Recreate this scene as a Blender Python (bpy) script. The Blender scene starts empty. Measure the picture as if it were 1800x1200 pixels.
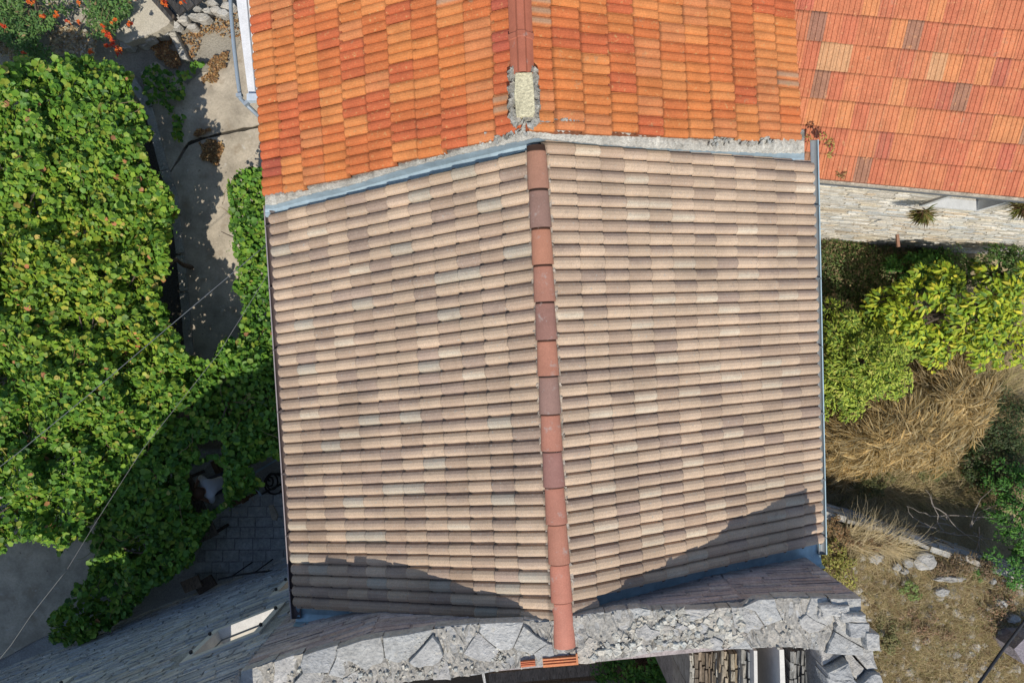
import bpy, math, random
import numpy as np
from mathutils import Vector, Matrix, noise as mnoise

random.seed(7)
rng = np.random.default_rng(7)
S = bpy.context.scene
COL = S.collection

# ------------------------------------------------------------------ camera, sky, sun
HC = 14.0                                  # camera height over the courtyard
cam = bpy.data.cameras.new("camera")
cam.sensor_width = 36.0
cam.lens = 24.0
cam.clip_start = 0.1
cam.clip_end = 2000.0
camo = bpy.data.objects.new("camera", cam)
camo.location = (0, 0, HC)
COL.objects.link(camo)
S.camera = camo

SUNV = Vector((0.03, -0.72, 1.0)).normalized()      # towards the sun
elev = math.asin(SUNV.z)
az = math.atan2(SUNV.x, SUNV.y)
W = bpy.data.worlds.new("World")
S.world = W
W.use_nodes = True
wn = W.node_tree
wn.nodes.clear()
sky = wn.nodes.new("ShaderNodeTexSky")
sky.sky_type = 'NISHITA'
sky.sun_disc = False
sky.sun_elevation = elev
sky.sun_rotation = az
sky.air_density = 1.0
sky.dust_density = 0.6
bg = wn.nodes.new("ShaderNodeBackground")
bg.inputs[1].default_value = 0.15
wo = wn.nodes.new("ShaderNodeOutputWorld")
wn.links.new(sky.outputs[0], bg.inputs[0])
wn.links.new(bg.outputs[0], wo.inputs[0])
sun = bpy.data.lights.new("sun", 'SUN')
sun.energy = 4.1
sun.angle = math.radians(0.5)
sun.color = (1.0, 0.945, 0.845)
suno = bpy.data.objects.new("sun", sun)
suno.rotation_euler = (-SUNV).to_track_quat('-Z', 'Y').to_euler()
suno.location = (3, -9, 20)
COL.objects.link(suno)
S.view_settings.view_transform = 'Standard'
S.view_settings.look = 'None'
S.view_settings.exposure = 0.0
S.view_settings.gamma = 1.0
S.view_settings.use_curve_mapping = False

# ------------------------------------------------------------------ helpers
def P(px, py, z=0.0):
    """the point of the place at height z that the photo shows at pixel px, py"""
    h = HC - z
    return Vector(((px - 900) / 1200 * h, -(py - 600) / 1200 * h, z))

def P2(px, py, z=0.0):
    v = P(px, py, z)
    return (v.x, v.y)

WORLD = {}
def reg(o, M):
    WORLD[o.name] = M.copy()

def props(o, label=None, cat=None, group=None, kind=None):
    if label: o['label'] = label
    if cat: o['category'] = cat
    if group: o['group'] = group
    if kind: o['kind'] = kind
    return o

def thing(name, label, cat, loc=(0, 0, 0), group=None):
    o = bpy.data.objects.new(name, None)
    o.empty_display_size = 0.2
    o.location = loc
    COL.objects.link(o)
    reg(o, Matrix.Translation(loc))
    return props(o, label, cat, group)

def link(name, me, parent=None, M=None, kind=None, color=None, label=None, cat=None, group=None):
    M = M if M is not None else Matrix.Identity(4)
    o = bpy.data.objects.new(name, me)
    COL.objects.link(o)
    if parent is not None:
        o.parent = parent
        o.matrix_basis = WORLD[parent.name].inverted() @ M
    else:
        o.matrix_basis = M
    reg(o, M)
    if color is not None:
        o.color = (color[0], color[1], color[2], 1.0)
    return props(o, label, cat, group, kind)

def mesh(name, V, F, mat=None, cols=None, smooth=False):
    me = bpy.data.meshes.new(name)
    me.from_pydata([tuple(v) for v in V], [], [tuple(f) for f in F])
    if mat: me.materials.append(mat)
    if cols is not None:
        a = me.color_attributes.new("Col", 'FLOAT_COLOR', 'POINT')
        arr = np.ones((len(V), 4), dtype=np.float32)
        arr[:, :3] = cols
        a.data.foreach_set("color", arr.ravel())
    if smooth:
        me.polygons.foreach_set("use_smooth", [True] * len(me.polygons))
    me.update()
    return me

class B:
    """collects shapes for one mesh"""
    def __init__(s): s.v = []; s.f = []; s.c = []
    def add(s, V, F, col=None):
        n = len(s.v)
        s.v += [tuple(v) for v in V]
        s.f += [tuple(i + n for i in f) for f in F]
        if col is None: col = (1, 1, 1)
        if np.ndim(col) == 1: s.c += [tuple(col)] * len(V)
        else: s.c += [tuple(c) for c in col]
    def box(s, c, d, rot=None, col=None, taper=0.0, jit=0.0):
        V = []
        for z in (-.5, .5):
            k = 1 - taper if z > 0 else 1
            for x, y in ((-.5, -.5), (.5, -.5), (.5, .5), (-.5, .5)):
                p = Vector((x * d[0] * k, y * d[1] * k, z * d[2]))
                if jit: p += Vector([random.uniform(-jit, jit) for _ in range(3)])
                if rot is not None: p = rot @ p
                V.append(p + Vector(c))
        s.add(V, [(0, 3, 2, 1), (4, 5, 6, 7), (0, 1, 5, 4), (1, 2, 6, 5), (2, 3, 7, 6), (3, 0, 4, 7)], col)
    def bar(s, a, b, w, t, col=None):
        a = Vector(a); b = Vector(b); d = b - a
        q = d.to_track_quat('X', 'Z').to_matrix()
        s.box((a + b) / 2, (d.length, w, t), q, col)
    def tube(s, pts, r, n=8, col=None, caps=True):
        pts = [Vector(p) for p in pts]
        rs = r if isinstance(r, (list, tuple)) else [r] * len(pts)
        V = []; F = []
        for i, p in enumerate(pts):
            d = (pts[min(i + 1, len(pts) - 1)] - pts[max(i - 1, 0)])
            q = d.to_track_quat('Z', 'Y').to_matrix()
            for k in range(n):
                a = 2 * math.pi * k / n
                V.append(p + q @ Vector((math.cos(a) * rs[i], math.sin(a) * rs[i], 0)))
        for i in range(len(pts) - 1):
            for k in range(n):
                F.append((i * n + k, i * n + (k + 1) % n, (i + 1) * n + (k + 1) % n, (i + 1) * n + k))
        if caps:
            F.append(tuple(range(n))[::-1]); F.append(tuple(range((len(pts) - 1) * n, len(pts) * n)))
        s.add(V, F, col)
    def prism(s, poly, z0, z1, col=None, shrink=0.0):
        n = len(poly)
        cx = sum(p[0] for p in poly) / n; cy = sum(p[1] for p in poly) / n
        V = [(p[0], p[1], z0) for p in poly]
        V += [(cx + (p[0] - cx) * (1 - shrink), cy + (p[1] - cy) * (1 - shrink), z1) for p in poly]
        a = sum(poly[i][0] * poly[(i + 1) % n][1] - poly[(i + 1) % n][0] * poly[i][1] for i in range(n))
        F = [tuple(range(n, 2 * n))] + [(i, (i + 1) % n, (i + 1) % n + n, i + n) for i in range(n)] + [tuple(range(n))[::-1]]
        if a < 0: F = [f[::-1] for f in F]
        s.add(V, F, col)
    def mesh(s, name, mat, smooth=False):
        return mesh(name, s.v, s.f, mat, np.array(s.c) if s.c else None, smooth)

def ball(b, c, r, squash=1.0, jit=0.15, col=None, seg=9, rings=6, seed=0):
    V = []; F = []
    V.append(Vector(c) + Vector((0, 0, r * squash)))
    for i in range(1, rings):
        th = math.pi * i / rings
        for k in range(seg):
            a = 2 * math.pi * k / seg
            d = Vector((math.sin(th) * math.cos(a), math.sin(th) * math.sin(a), math.cos(th)))
            rr = r * (1 + jit * mnoise.noise(d * 2.1 + Vector((seed, 3.1 * seed, 0))) * 2)
            V.append(Vector(c) + Vector((d.x * rr, d.y * rr, d.z * rr * squash)))
    V.append(Vector(c) - Vector((0, 0, r * squash)))
    for k in range(seg): F.append((0, 1 + k, 1 + (k + 1) % seg))
    for i in range(rings - 2):
        for k in range(seg):
            a = 1 + i * seg + k; a2 = 1 + i * seg + (k + 1) % seg
            F.append((a, a + seg, a2 + seg, a2))
    L = len(V) - 1
    for k in range(seg): F.append((L, L - seg + (k + 1) % seg, L - seg + k))
    b.add(V, F, col)

# value noise on numpy arrays
def _lat(ix, iy, seed):
    n = (ix * 374761393 + iy * 668265263 + seed * 69069) & 0x7fffffff
    n = ((n ^ (n >> 13)) * 1274126177) & 0x7fffffff
    return ((n ^ (n >> 16)) & 0xffff) / 65535.0
def vnoise(x, y, seed=0):
    x = np.asarray(x, float) + 500; y = np.asarray(y, float) + 500
    ix = np.floor(x).astype(np.int64); iy = np.floor(y).astype(np.int64)
    fx = x - ix; fy = y - iy
    fx = fx * fx * (3 - 2 * fx); fy = fy * fy * (3 - 2 * fy)
    a = _lat(ix, iy, seed); b = _lat(ix + 1, iy, seed); c = _lat(ix, iy + 1, seed); d = _lat(ix + 1, iy + 1, seed)
    return (a * (1 - fx) + b * fx) * (1 - fy) + (c * (1 - fx) + d * fx) * fy
def fbm(x, y, seed=0, o=3):
    t = 0; w = 0
    for i in range(o):
        t = t + vnoise(np.asarray(x) * 2 ** i, np.asarray(y) * 2 ** i, seed + i) * .5 ** i; w += .5 ** i
    return t / w
def inside(x, y, poly):
    x = np.asarray(x, float); y = np.asarray(y, float)
    r = np.zeros(x.shape, bool); n = len(poly)
    for i in range(n):
        x0, y0 = poly[i]; x1, y1 = poly[(i + 1) % n]
        if y0 == y1: continue
        c = ((y0 > y) != (y1 > y)) & (x < (x1 - x0) * (y - y0) / (y1 - y0) + x0)
        r ^= c
    return r
def interp_line(pts, x):
    return np.interp(x, [p[0] for p in pts], [p[1] for p in pts])

# ------------------------------------------------------------------ materials
def mat(name, base=None, rough=.85, var=.25, scale=3.0, fine=45.0, finevar=.25, bump=.25, bdist=.01, blend=None,
        spots=None, transl=0.0, metal=0.0, spec=.25, stretch=None, attr=True):
    m = bpy.data.materials.new(name); m.use_nodes = True
    nt = m.node_tree; N = nt.nodes; L = nt.links; N.clear()
    out = N.new("ShaderNodeOutputMaterial"); bs = N.new("ShaderNodeBsdfPrincipled")
    bs.inputs["Roughness"].default_value = rough
    bs.inputs["Metallic"].default_value = metal
    bs.inputs["Specular IOR Level"].default_value = spec
    geo = N.new("ShaderNodeNewGeometry"); pos = geo.outputs["Position"]
    if stretch:
        mp = N.new("ShaderNodeMapping"); mp.inputs["Scale"].default_value = stretch[0]
        mp.inputs["Rotation"].default_value = (0, 0, stretch[1]); L.new(pos, mp.inputs[0]); pos = mp.outputs[0]
    def noise(sc, det=4.0, ro=.6):
        n = N.new("ShaderNodeTexNoise"); n.inputs["Scale"].default_value = sc
        n.inputs["Detail"].default_value = det; n.inputs["Roughness"].default_value = ro
        L.new(pos, n.inputs["Vector"]); return n
    def ramp(src, a, b, lo, hi):
        r = N.new("ShaderNodeMapRange"); r.inputs[1].default_value = a; r.inputs[2].default_value = b
        r.inputs[3].default_value = lo; r.inputs[4].default_value = hi; L.new(src, r.inputs[0]); return r.outputs[0]
    def mul(a, b):
        x = N.new("ShaderNodeMix"); x.data_type = 'RGBA'; x.blend_type = 'MULTIPLY'; x.inputs[0].default_value = 1
        L.new(a, x.inputs[6]); L.new(b, x.inputs[7]); return x.outputs[2]
    if base is None:
        at = N.new("ShaderNodeAttribute"); at.attribute_name = "Col"; col = at.outputs["Color"]
    else:
        rg = N.new("ShaderNodeRGB"); rg.outputs[0].default_value = (*base, 1); col = rg.outputs[0]
    if blend:
        nb = noise(blend[1], 5.0, .7); fb = ramp(nb.outputs["Fac"], .35, .65, 0, blend[2])
        xb = N.new("ShaderNodeMix"); xb.data_type = 'RGBA'; L.new(fb, xb.inputs[0]); L.new(col, xb.inputs[6])
        xb.inputs[7].default_value = (*blend[0], 1); col = xb.outputs[2]
    oi = N.new("ShaderNodeObjectInfo"); col = mul(col, oi.outputs["Color"])
    n1 = noise(scale); col = mul(col, ramp(n1.outputs["Fac"], .3, .7, 1 - var, 1 + var * .6))
    n2 = noise(fine, 3.0, .7); col = mul(col, ramp(n2.outputs["Fac"], .3, .7, 1 - finevar, 1 + finevar * .6))
    for sp in (spots or []):
        c, thr, sc, soft = sp
        n3 = noise(sc, 5.0, .65)
        f = ramp(n3.outputs["Fac"], thr, thr + soft, 0, 1)
        x = N.new("ShaderNodeMix"); x.data_type = 'RGBA'; L.new(f, x.inputs[0]); L.new(col, x.inputs[6])
        x.inputs[7].default_value = (*c, 1); col = x.outputs[2]
    L.new(col, bs.inputs["Base Color"])
    if bump:
        bp = N.new("ShaderNodeBump"); bp.inputs["Strength"].default_value = bump; bp.inputs["Distance"].default_value = bdist
        L.new(n2.outputs["Fac"], bp.inputs["Height"]); L.new(bp.outputs[0], bs.inputs["Normal"])
    if transl > 0:
        tr = N.new("ShaderNodeBsdfTranslucent"); L.new(col, tr.inputs[0])
        mx = N.new("ShaderNodeMixShader"); mx.inputs[0].default_value = transl
        L.new(bs.outputs[0], mx.inputs[1]); L.new(tr.outputs[0], mx.inputs[2]); L.new(mx.outputs[0], out.inputs[0])
    else:
        L.new(bs.outputs[0], out.inputs[0])
    return m

M_brown = mat("concrete_roof_tile", rough=.9, var=.20, scale=1.3, fine=90, finevar=.26, bump=.3, bdist=.005, blend=((.44, .325, .24), 22, .42),
              spots=[((.19, .145, .115), .60, 8, .30), ((.36, .34, .29), .61, 34, .08)])
M_orange = mat("clay_roof_tile", rough=.8, var=.18, scale=3, fine=55, finevar=.22, bump=.2, bdist=.004,
               spots=[((.34, .22, .12), .64, 7, .14), ((.52, .28, .11), .60, 24, .10), ((.20, .12, .07), .69, 30, .05)])
M_orange2 = mat("weathered_clay_tile", rough=.8, var=.16, scale=6, fine=45, finevar=.24, bump=.25, bdist=.004,
                spots=[((.26, .19, .13), .64, 6, .14), ((.56, .27, .13), .60, 18, .10)])
M_cap = mat("clay_ridge_cap", rough=.6, var=.14, scale=4, fine=60, finevar=.12, bump=.2, bdist=.004,
            spots=[((.40, .33, .29), .60, 9, .18), ((.55, .50, .46), .70, 40, .04)])
M_mortar = mat("mortar", rough=.95, var=.30, scale=6, fine=40, finevar=.38, bump=.8, bdist=.02, spots=[((.20, .18, .13), .64, 8, .10)])
M_metal = mat("zinc_flashing", rough=.5, var=.22, scale=4, fine=14, finevar=.12, bump=.05, spec=.5, metal=.25)
M_gutter = mat("painted_gutter", rough=.45, var=.12, scale=6, fine=50, finevar=.08, bump=.05, spec=.5)
M_stone = mat("limestone", rough=.95, var=.22, scale=7, fine=22, finevar=.24, bump=.9, bdist=.035,
              spots=[((.52, .48, .40), .60, 9, .12), ((.25, .25, .24), .64, 13, .08)])
M_wallst = mat("rubble_stone", rough=.95, var=.25, scale=3, fine=30, finevar=.28, bump=.7, bdist=.02,
               spots=[((.50, .40, .26), .66, 4, .12)])
M_ground = mat("ground_soil", rough=.95, var=.12, scale=1.6, fine=26, finevar=.25, bump=.8, bdist=.03)
M_conc = mat("old_concrete", base=(.46, .395, .305), rough=.93, var=.34, scale=2.2, fine=24, finevar=.16, bump=.5, bdist=.01,
             spots=[((.30, .24, .17), .56, 2.6, .16), ((.52, .49, .43), .62, 5, .12), ((.16, .13, .10), .66, 11, .05)])
M_leaf = mat("vine_leaf", rough=.5, var=.15, scale=6, fine=20, finevar=.10, bump=0, transl=.30, spec=.35)
M_small = mat("shrub_leaf", rough=.55, var=.18, scale=5, fine=30, finevar=.12, bump=0, transl=.25, spec=.3)
M_dry = mat("dry_grass_blade", rough=.85, var=.18, scale=4, fine=30, finevar=.15, bump=0, transl=.40, spec=.2)
M_bark = mat("bark", base=(.13, .10, .075), rough=.95, var=.3, scale=6, fine=40, finevar=.35, bump=.6)
M_wood = mat("weathered_wood", rough=.9, var=.35, scale=3, fine=9, finevar=.5, bump=.9, bdist=.03, stretch=((7, 1.2, 7), 0), spots=[((.12, .09, .06), .58, 3, .08)])
M_paint = mat("paint", rough=.6, var=.12, scale=8, fine=60, finevar=.12, bump=.15, bdist=.004)
M_black = mat("black_rubber", base=(.018, .018, .02), rough=.5, var=.1, finevar=.1, bump=0)
M_cable = mat("grey_cable", base=(.30, .31, .33), rough=.5, var=.1, finevar=.1, bump=0)
M_skin = mat("skin", base=(.46, .27, .19), rough=.55, var=.06, finevar=.05, bump=0)
M_cloth = mat("white_cotton", base=(.80, .82, .86), rough=.9, var=.05, finevar=.06, bump=.3, bdist=.01, fine=25)
M_hair = mat("brown_hair", base=(.15, .08, .05), rough=.6, var=.3, fine=80, finevar=.4, bump=.6)
M_denim = mat("dark_trousers", base=(.05, .06, .09), rough=.9, var=.1, finevar=.1)

def jitc(c, a=.08):
    k = 1 + random.uniform(-a, a); w = random.uniform(-a, a) * .18
    return (max(0, c[0] * k * (1 + w)), max(0, c[1] * k), max(0, c[2] * k * (1 - w)))

# ------------------------------------------------------------------ the ground, one sheet
ledge = [P2(225, 130), P2(262, 190), P2(290, 300), P2(306, 345), P2(322, 480), P2(332, 600), P2(335, 650)]
TZ, RZ = .9, -0.5
ta = P(1450, 902, TZ); tb = P(1810, 1018, TZ)
def ground_h(x, y):
    x = np.asarray(x, float); y = np.asarray(y, float)
    z = np.zeros(x.shape)
    def step(d, w): return np.clip(d / w + .5, 0, 1)
    xl = np.interp(y, [p[1] for p in ledge][::-1], [p[0] for p in ledge][::-1])
    pit = step(xl - x, .08) * step(y + .9, .3) * step(4.9 - y, .3)
    z = z - 1.2 * pit
    z = z + RZ * step(x - 3.2, .6) * step(3.5 - y, .4)
    ty = ta.y + (x - ta.x) * (tb.y - ta.y) / (tb.x - ta.x)
    z = z + (TZ - RZ) * step(ty - .06 - y, .10) * step(x - 3.6, .6)
    z = z + .35 * step(y - 6.0, 1.5) * step(-7.6 - x, 1.0)
    r = np.abs(x) + np.abs(y)
    nz = (fbm(x * 2.2, y * 2.2, 5) - .5) * .12
    right = step(x - 4.3, .5)
    return z + nz * (.12 + right * 1.3) + (fbm(x * .12, y * .12, 9) - .5) * np.clip(r - 30, 0, 100) * .03

gx = np.concatenate([[-400, -200, -100, -60, -35, -22, -17], np.arange(-13, 13.01, .075), [17, 22, 35, 60, 100, 200, 400]])
gy = np.concatenate([[-400, -200, -100, -60, -35, -22, -16, -12], np.arange(-9, 9.01, .075), [12, 16, 22, 35, 60, 100, 200, 400]])
GX, GY = np.meshgrid(gx, gy)
GZ = ground_h(GX, GY)
nx, ny = len(gx), len(gy)
gv = np.stack([GX.ravel(), GY.ravel(), GZ.ravel()], 1)
idx = np.arange(nx * ny).reshape(ny, nx)
gf = np.stack([idx[:-1, :-1].ravel(), idx[:-1, 1:].ravel(), idx[1:, 1:].ravel(), idx[1:, :-1].ravel()], 1)
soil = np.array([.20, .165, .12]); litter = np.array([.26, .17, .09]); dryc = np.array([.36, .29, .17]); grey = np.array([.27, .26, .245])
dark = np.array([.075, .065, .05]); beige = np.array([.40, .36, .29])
gc = np.tile(soil, (nx * ny, 1)); X = GX.ravel(); Y = GY.ravel()
f = fbm(X * 1.3, Y * 1.3, 21)[:, None]
gc = gc * (.8 + .4 * f)
right = (X > 4)[:, None]
gc = np.where(right, dryc * (.62 + .55 * fbm(X * 2, Y * 2, 31)[:, None]), gc)
tl = ((X < -6.6) & (Y > 5.0))[:, None]
gc = np.where(tl, beige * (.7 + .5 * f), gc)
lf = ((X < -3) & (X > -7.6) & (Y > 4.2))[:, None]
gc = np.where(lf, beige * (.62 + .3 * f), gc)
for cl in ([(320, 254), (352, 244), (400, 233.5), (455, 221)],):
    wy = np.interp(X, [P(x, y).x for x, y in cl], [P(x, y).y for x, y in cl])
    gc = np.where(((np.abs(Y - wy) < .13) & (X > -7.2) & (X < -5.0))[:, None], dark * .8, gc)
bl = ((X < -3) & (Y < -2.2))[:, None]
gc = np.where(bl, grey * 1.35 * (.8 + .4 * fbm(X * 3, Y * 3, 8)[:, None]), gc)
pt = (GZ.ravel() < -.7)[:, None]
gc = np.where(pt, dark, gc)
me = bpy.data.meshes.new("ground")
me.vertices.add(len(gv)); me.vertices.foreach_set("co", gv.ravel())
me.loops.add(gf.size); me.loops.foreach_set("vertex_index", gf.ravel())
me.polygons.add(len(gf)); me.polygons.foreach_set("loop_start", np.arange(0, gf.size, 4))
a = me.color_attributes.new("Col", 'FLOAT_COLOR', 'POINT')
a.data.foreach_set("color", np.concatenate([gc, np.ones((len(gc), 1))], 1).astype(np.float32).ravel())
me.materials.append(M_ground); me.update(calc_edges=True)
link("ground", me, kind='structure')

# ------------------------------------------------------------------ roof tiles
def profile_roll(n, w0, w1, h, flat=0.0):
    """points across one roll from w0 to w1"""
    out = []
    for i in range(n + 1):
        t = i / n
        x = .5 - .5 * math.cos(math.pi * t)
        out.append((w0 + (w1 - w0) * x, h * max(0.0, math.sin(math.pi * t)) ** .75, x))
    return out

def tile_template(prof, length, thick, colf, notch_shade=None, bow=0.0, expo=.34, grime_shade=.62):
    """prof: list of (y, z, roll index, t). x = down the slope, 0 at the lower edge; joint shade and dirt are painted in below the tile above"""
    n = len(prof); V = []; C = []; F = []
    rows = ((-length, 0, .5), (-expo - .004, 0, grime_shade * .8), (-expo + .026, 0, 1.0), (-.014, 0, 1.0), (0.0, -.007, .86))  # dark second row: gap shade painted in along with some dirt
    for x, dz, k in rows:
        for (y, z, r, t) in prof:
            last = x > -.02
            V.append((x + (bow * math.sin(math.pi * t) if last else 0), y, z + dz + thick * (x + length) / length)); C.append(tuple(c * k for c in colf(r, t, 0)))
    for (y, z, r, t) in prof:
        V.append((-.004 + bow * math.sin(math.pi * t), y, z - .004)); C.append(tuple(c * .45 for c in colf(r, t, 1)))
    for q in range(len(rows)):
        for i in range(n - 1):
            F.append((q * n + i, (q + 1) * n + i, (q + 1) * n + i + 1, q * n + i + 1))
    if notch_shade is not None:
        for (ya, yb) in notch_shade:  # near-black quads painted in for the shade of the valley gaps
            k = len(V); V += [(-.036, ya, thick + .012), (-.036, yb, thick + .012), (.012, yb, thick + .006), (.012, ya, thick + .006)]
            C += [(.035, .025, .02)] * 4; F.append((k, k + 3, k + 2, k + 1))
    k = len(V); m4 = 4 * n
    V += [(-length, prof[0][0], -.02), (0, prof[0][0], -.006), (-length, prof[-1][0], -.02), (0, prof[-1][0], -.006)]
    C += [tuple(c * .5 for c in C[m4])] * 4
    F += [(k, k + 1, m4, 0), (n - 1, m4 + n - 1, k + 3, k + 2)]
    return np.array(V), F, np.array(C)

def quad_frame(R, E, Vd):
    x = (E - R).normalized(); z = x.cross(Vd).normalized()
    if z.z < 0: z = -z
    y = z.cross(x).normalized()
    m = Matrix((x, y, z)).transposed().to_4x4()
    return m

def tile_slope(parent, name, R0, E0, R1, E1, nc, nr, templates, tilt, m, sag=0.0, skip=None, limit=300, pick=None, overhang=0.0, jit=.004, colorf=None, budget=None, skew=0.0, stag=None, extra=()):
    """tiles in nc courses from ridge R to eave E and nr rows from 0 to 1; biggest in view as single parts"""
    items = []
    for j in range(nr + (1 if extra else 0)):
        v = (j + .5) / nr
        R = R0.lerp(R1, v); E = E0.lerp(E1, v)
        Vd = (R1 - R0).lerp(E1 - E0, .5)
        fr = quad_frame(R, E, Vd)
        for i in range(nc):
            u = (i + 1) / nc
            p = R.lerp(E, u)
            if skip and skip(i, j, p): continue
            if j >= nr and (i, j) not in extra: continue
            z = fr.col[2].xyz
            p = p + z * (random.uniform(-jit, jit) - sag * math.sin(math.pi * u) * math.sin(math.pi * v))
            p = p + fr.col[0].xyz * random.uniform(-jit, jit) * 1.5
            Mx = Matrix.Translation(p) @ fr @ Matrix.Rotation(-tilt + random.uniform(-.01, .01), 4, 'Y') @ Matrix.Rotation(skew + random.uniform(-.010, .010), 4, 'Z')
            if stag: Mx = Matrix.Translation((E1 - E0).normalized() * stag[i % len(stag)]) @ Mx
            k = pick(i, j) if pick else random.randrange(len(templates))
            c = colorf(i, j) if colorf else (1, 1, 1)
            q = p - Vector((0, 0, HC))
            pxx = 900 + p.x / -q.z * 1200; pyy = 600 - p.y / -q.z * 1200
            out = not (-25 < pxx < 1825 and -25 < pyy < 1225)
            items.append((out, q.length, Mx, k, c))
    items.sort(key=lambda t: (t[0], t[1]))
    return items

def place_tiles(parent, name, items, templates, m, limit):
    meshes = [mesh(name, V, F, m, C) for (V, F, C) in templates]
    rest = B()
    for n, (out, d, Mx, k, c) in enumerate(items):
        if n < limit and not out:
            link(name, meshes[k], parent, Mx, color=c)
        else:
            V, F, C = templates[k]
            A = np.array(Mx)
            W_ = V @ A[:3, :3].T + A[:3, 3]
            rest.add(W_, F, C * np.array(c))
    if rest.v:
        link(name + "s_at_the_edge" if False else "outer_" + name + "s", rest.mesh("outer_" + name + "s", m), parent, kind='stuff')

TAN = np.array([.55, .405, .28]); PALE = np.array([.60, .51, .38]); MAUVE = np.array([.28, .205, .165]); MID = np.array([.42, .30, .21]); LICH = np.array([.35, .32, .265])

def brown_templates(n, north_hi, right):
    out = []
    for _ in range(n):
        kinds = []
        for r in range(2):
            q = random.random()
            if right: k = 'plain' if q < .44 else 'mauve_n' if q < .64 else 'mauve' if q < .74 else 'pale' if q < .87 else 'pale_full' if q < .90 else 'mid'
            else: k = 'plain' if q < .30 else 'mauve_n' if q < .62 else 'mauve' if q < .71 else 'pale' if q < .76 else 'lich' if q < .84 else 'mid'
            kinds.append((k, random.uniform(.88, 1.10)))
        def colf(r, t, e, kinds=kinds):
            k, s = kinds[min(max(r, 0), 1)]
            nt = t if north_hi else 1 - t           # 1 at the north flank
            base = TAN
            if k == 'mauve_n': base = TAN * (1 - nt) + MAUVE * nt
            elif k == 'mauve': base = MAUVE * .75 + MID * .35
            elif k == 'mid': base = MID
            elif k == 'pale':
                w = max(0, 1 - abs(nt - .35) * 2.2); base = TAN * (1 - w) + PALE * w
            elif k == 'pale_full': base = PALE * .9
            elif k == 'lich': base = LICH * nt + PALE * .8 * (1 - nt)
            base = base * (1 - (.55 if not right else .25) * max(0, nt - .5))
            return tuple(base * s)
        prof = []
        w = .303
        segs = 5
        pr = profile_roll(segs, -w / 2 + .002, -.012, .054)
        prof += [(y, z, 0, t) for (y, z, t) in pr]
        pr = profile_roll(segs, -.006, w / 2 - .026, .054)
        prof += [(y, z, 1, t) for (y, z, t) in pr]
        prof += [(w / 2 - .001, .004, 1, 1.0)]
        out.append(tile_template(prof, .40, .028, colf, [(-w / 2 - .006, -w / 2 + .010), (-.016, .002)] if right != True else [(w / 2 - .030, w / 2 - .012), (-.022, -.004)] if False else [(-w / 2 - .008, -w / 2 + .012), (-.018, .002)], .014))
    return out

OR_ = [np.array(c) for c in ((.57, .185, .055), (.61, .22, .070), (.54, .155, .050), (.50, .125, .048), (.42, .10, .055), (.56, .20, .075), (.60, .205, .06))]
def orange_templates(n):
    out = []
    for i in range(n):
        q = random.random()
        base = OR_[random.choices(range(7), [5, 4, 4, 1.8, .3, 2.4, 4])[0]] * random.uniform(.95, 1.04)
        lich = q < .08
        def colf(r, t, e, base=base, lich=lich):
            c = base.copy()
            if lich and .3 < t < .8: c = c * .35 + np.array([.36, .27, .18]) * .62
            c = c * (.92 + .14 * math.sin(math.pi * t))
            return tuple(c)
        w = .224
        prof = [(-w / 2 + .002, .003, 0, 0.0)]
        pr = profile_roll(5, -w / 2 + .010, -.008, .022)
        prof += [(y, z + .002, 0, t) for (y, z, t) in pr]
        pr = profile_roll(5, .004, w / 2 - .012, .022)
        prof += [(y, z + .002, 1, t) for (y, z, t) in pr]
        prof += [(w / 2 - .002, .004, 1, 1.0)]
        out.append(tile_template(prof, .37, .020, colf, expo=.335, grime_shade=.72))
    return out

def flat_templates(n):
    out = []
    pal = [np.array(c) for c in ((.54, .185, .09), (.57, .205, .095), (.52, .165, .085), (.60, .24, .10), (.56, .30, .15), (.49, .145, .085), (.56, .195, .09))]
    for i in range(n):
        base = pal[random.choices(range(7), [5, 5, 5, 3, .7, 1.3, 5])[0]] * random.uniform(.97, 1.03)
        q = random.random()
        def colf(r, t, e, base=base, q=q):
            c = base.copy()
            if q < .08: c = c * .40 + np.array([.17, .13, .09]) * .8
            elif q < .2 and .2 < t < .8: c = c * .75 + np.array([.3, .22, .14]) * .25
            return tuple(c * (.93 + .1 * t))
        w = .208
        ys = [-.1035, -.100, -.070, -.064, -.050, -.040, -.036, .000, .006, .030, .034, .044, .070, .076, .1045]
        zs = [.004, .008, .011, .022, .022, .011, .003, .003, .016, .017, .006, .002, .005, .016, .011]
        prof = [(y, z, 0, (i_ % 3) / 2) for i_, (y, z) in enumerate(zip(ys, zs))]
        out.append(tile_template(prof, .39, .017, colf, expo=.342, grime_shade=.66))
    return out

# ------------------------------------------------------------------ house with the brown roof
ZE, ZR = 5.02, 6.36
house = thing("stone_house", "house under the brown and tan concrete tile roof with red ridge caps", "house", (.5, -.5, 0))
L0, L1 = P(925, 268, ZR), P(963, 1094, ZR)
LE0, LE1 = P(480, 378, ZE), P(523, 1066, ZE)
R0_, R1_ = P(960, 248, ZR), P(1003, 1055, ZR)
RE0, RE1 = P(1424, 285, ZE), P(1440, 952, ZE)
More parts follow.
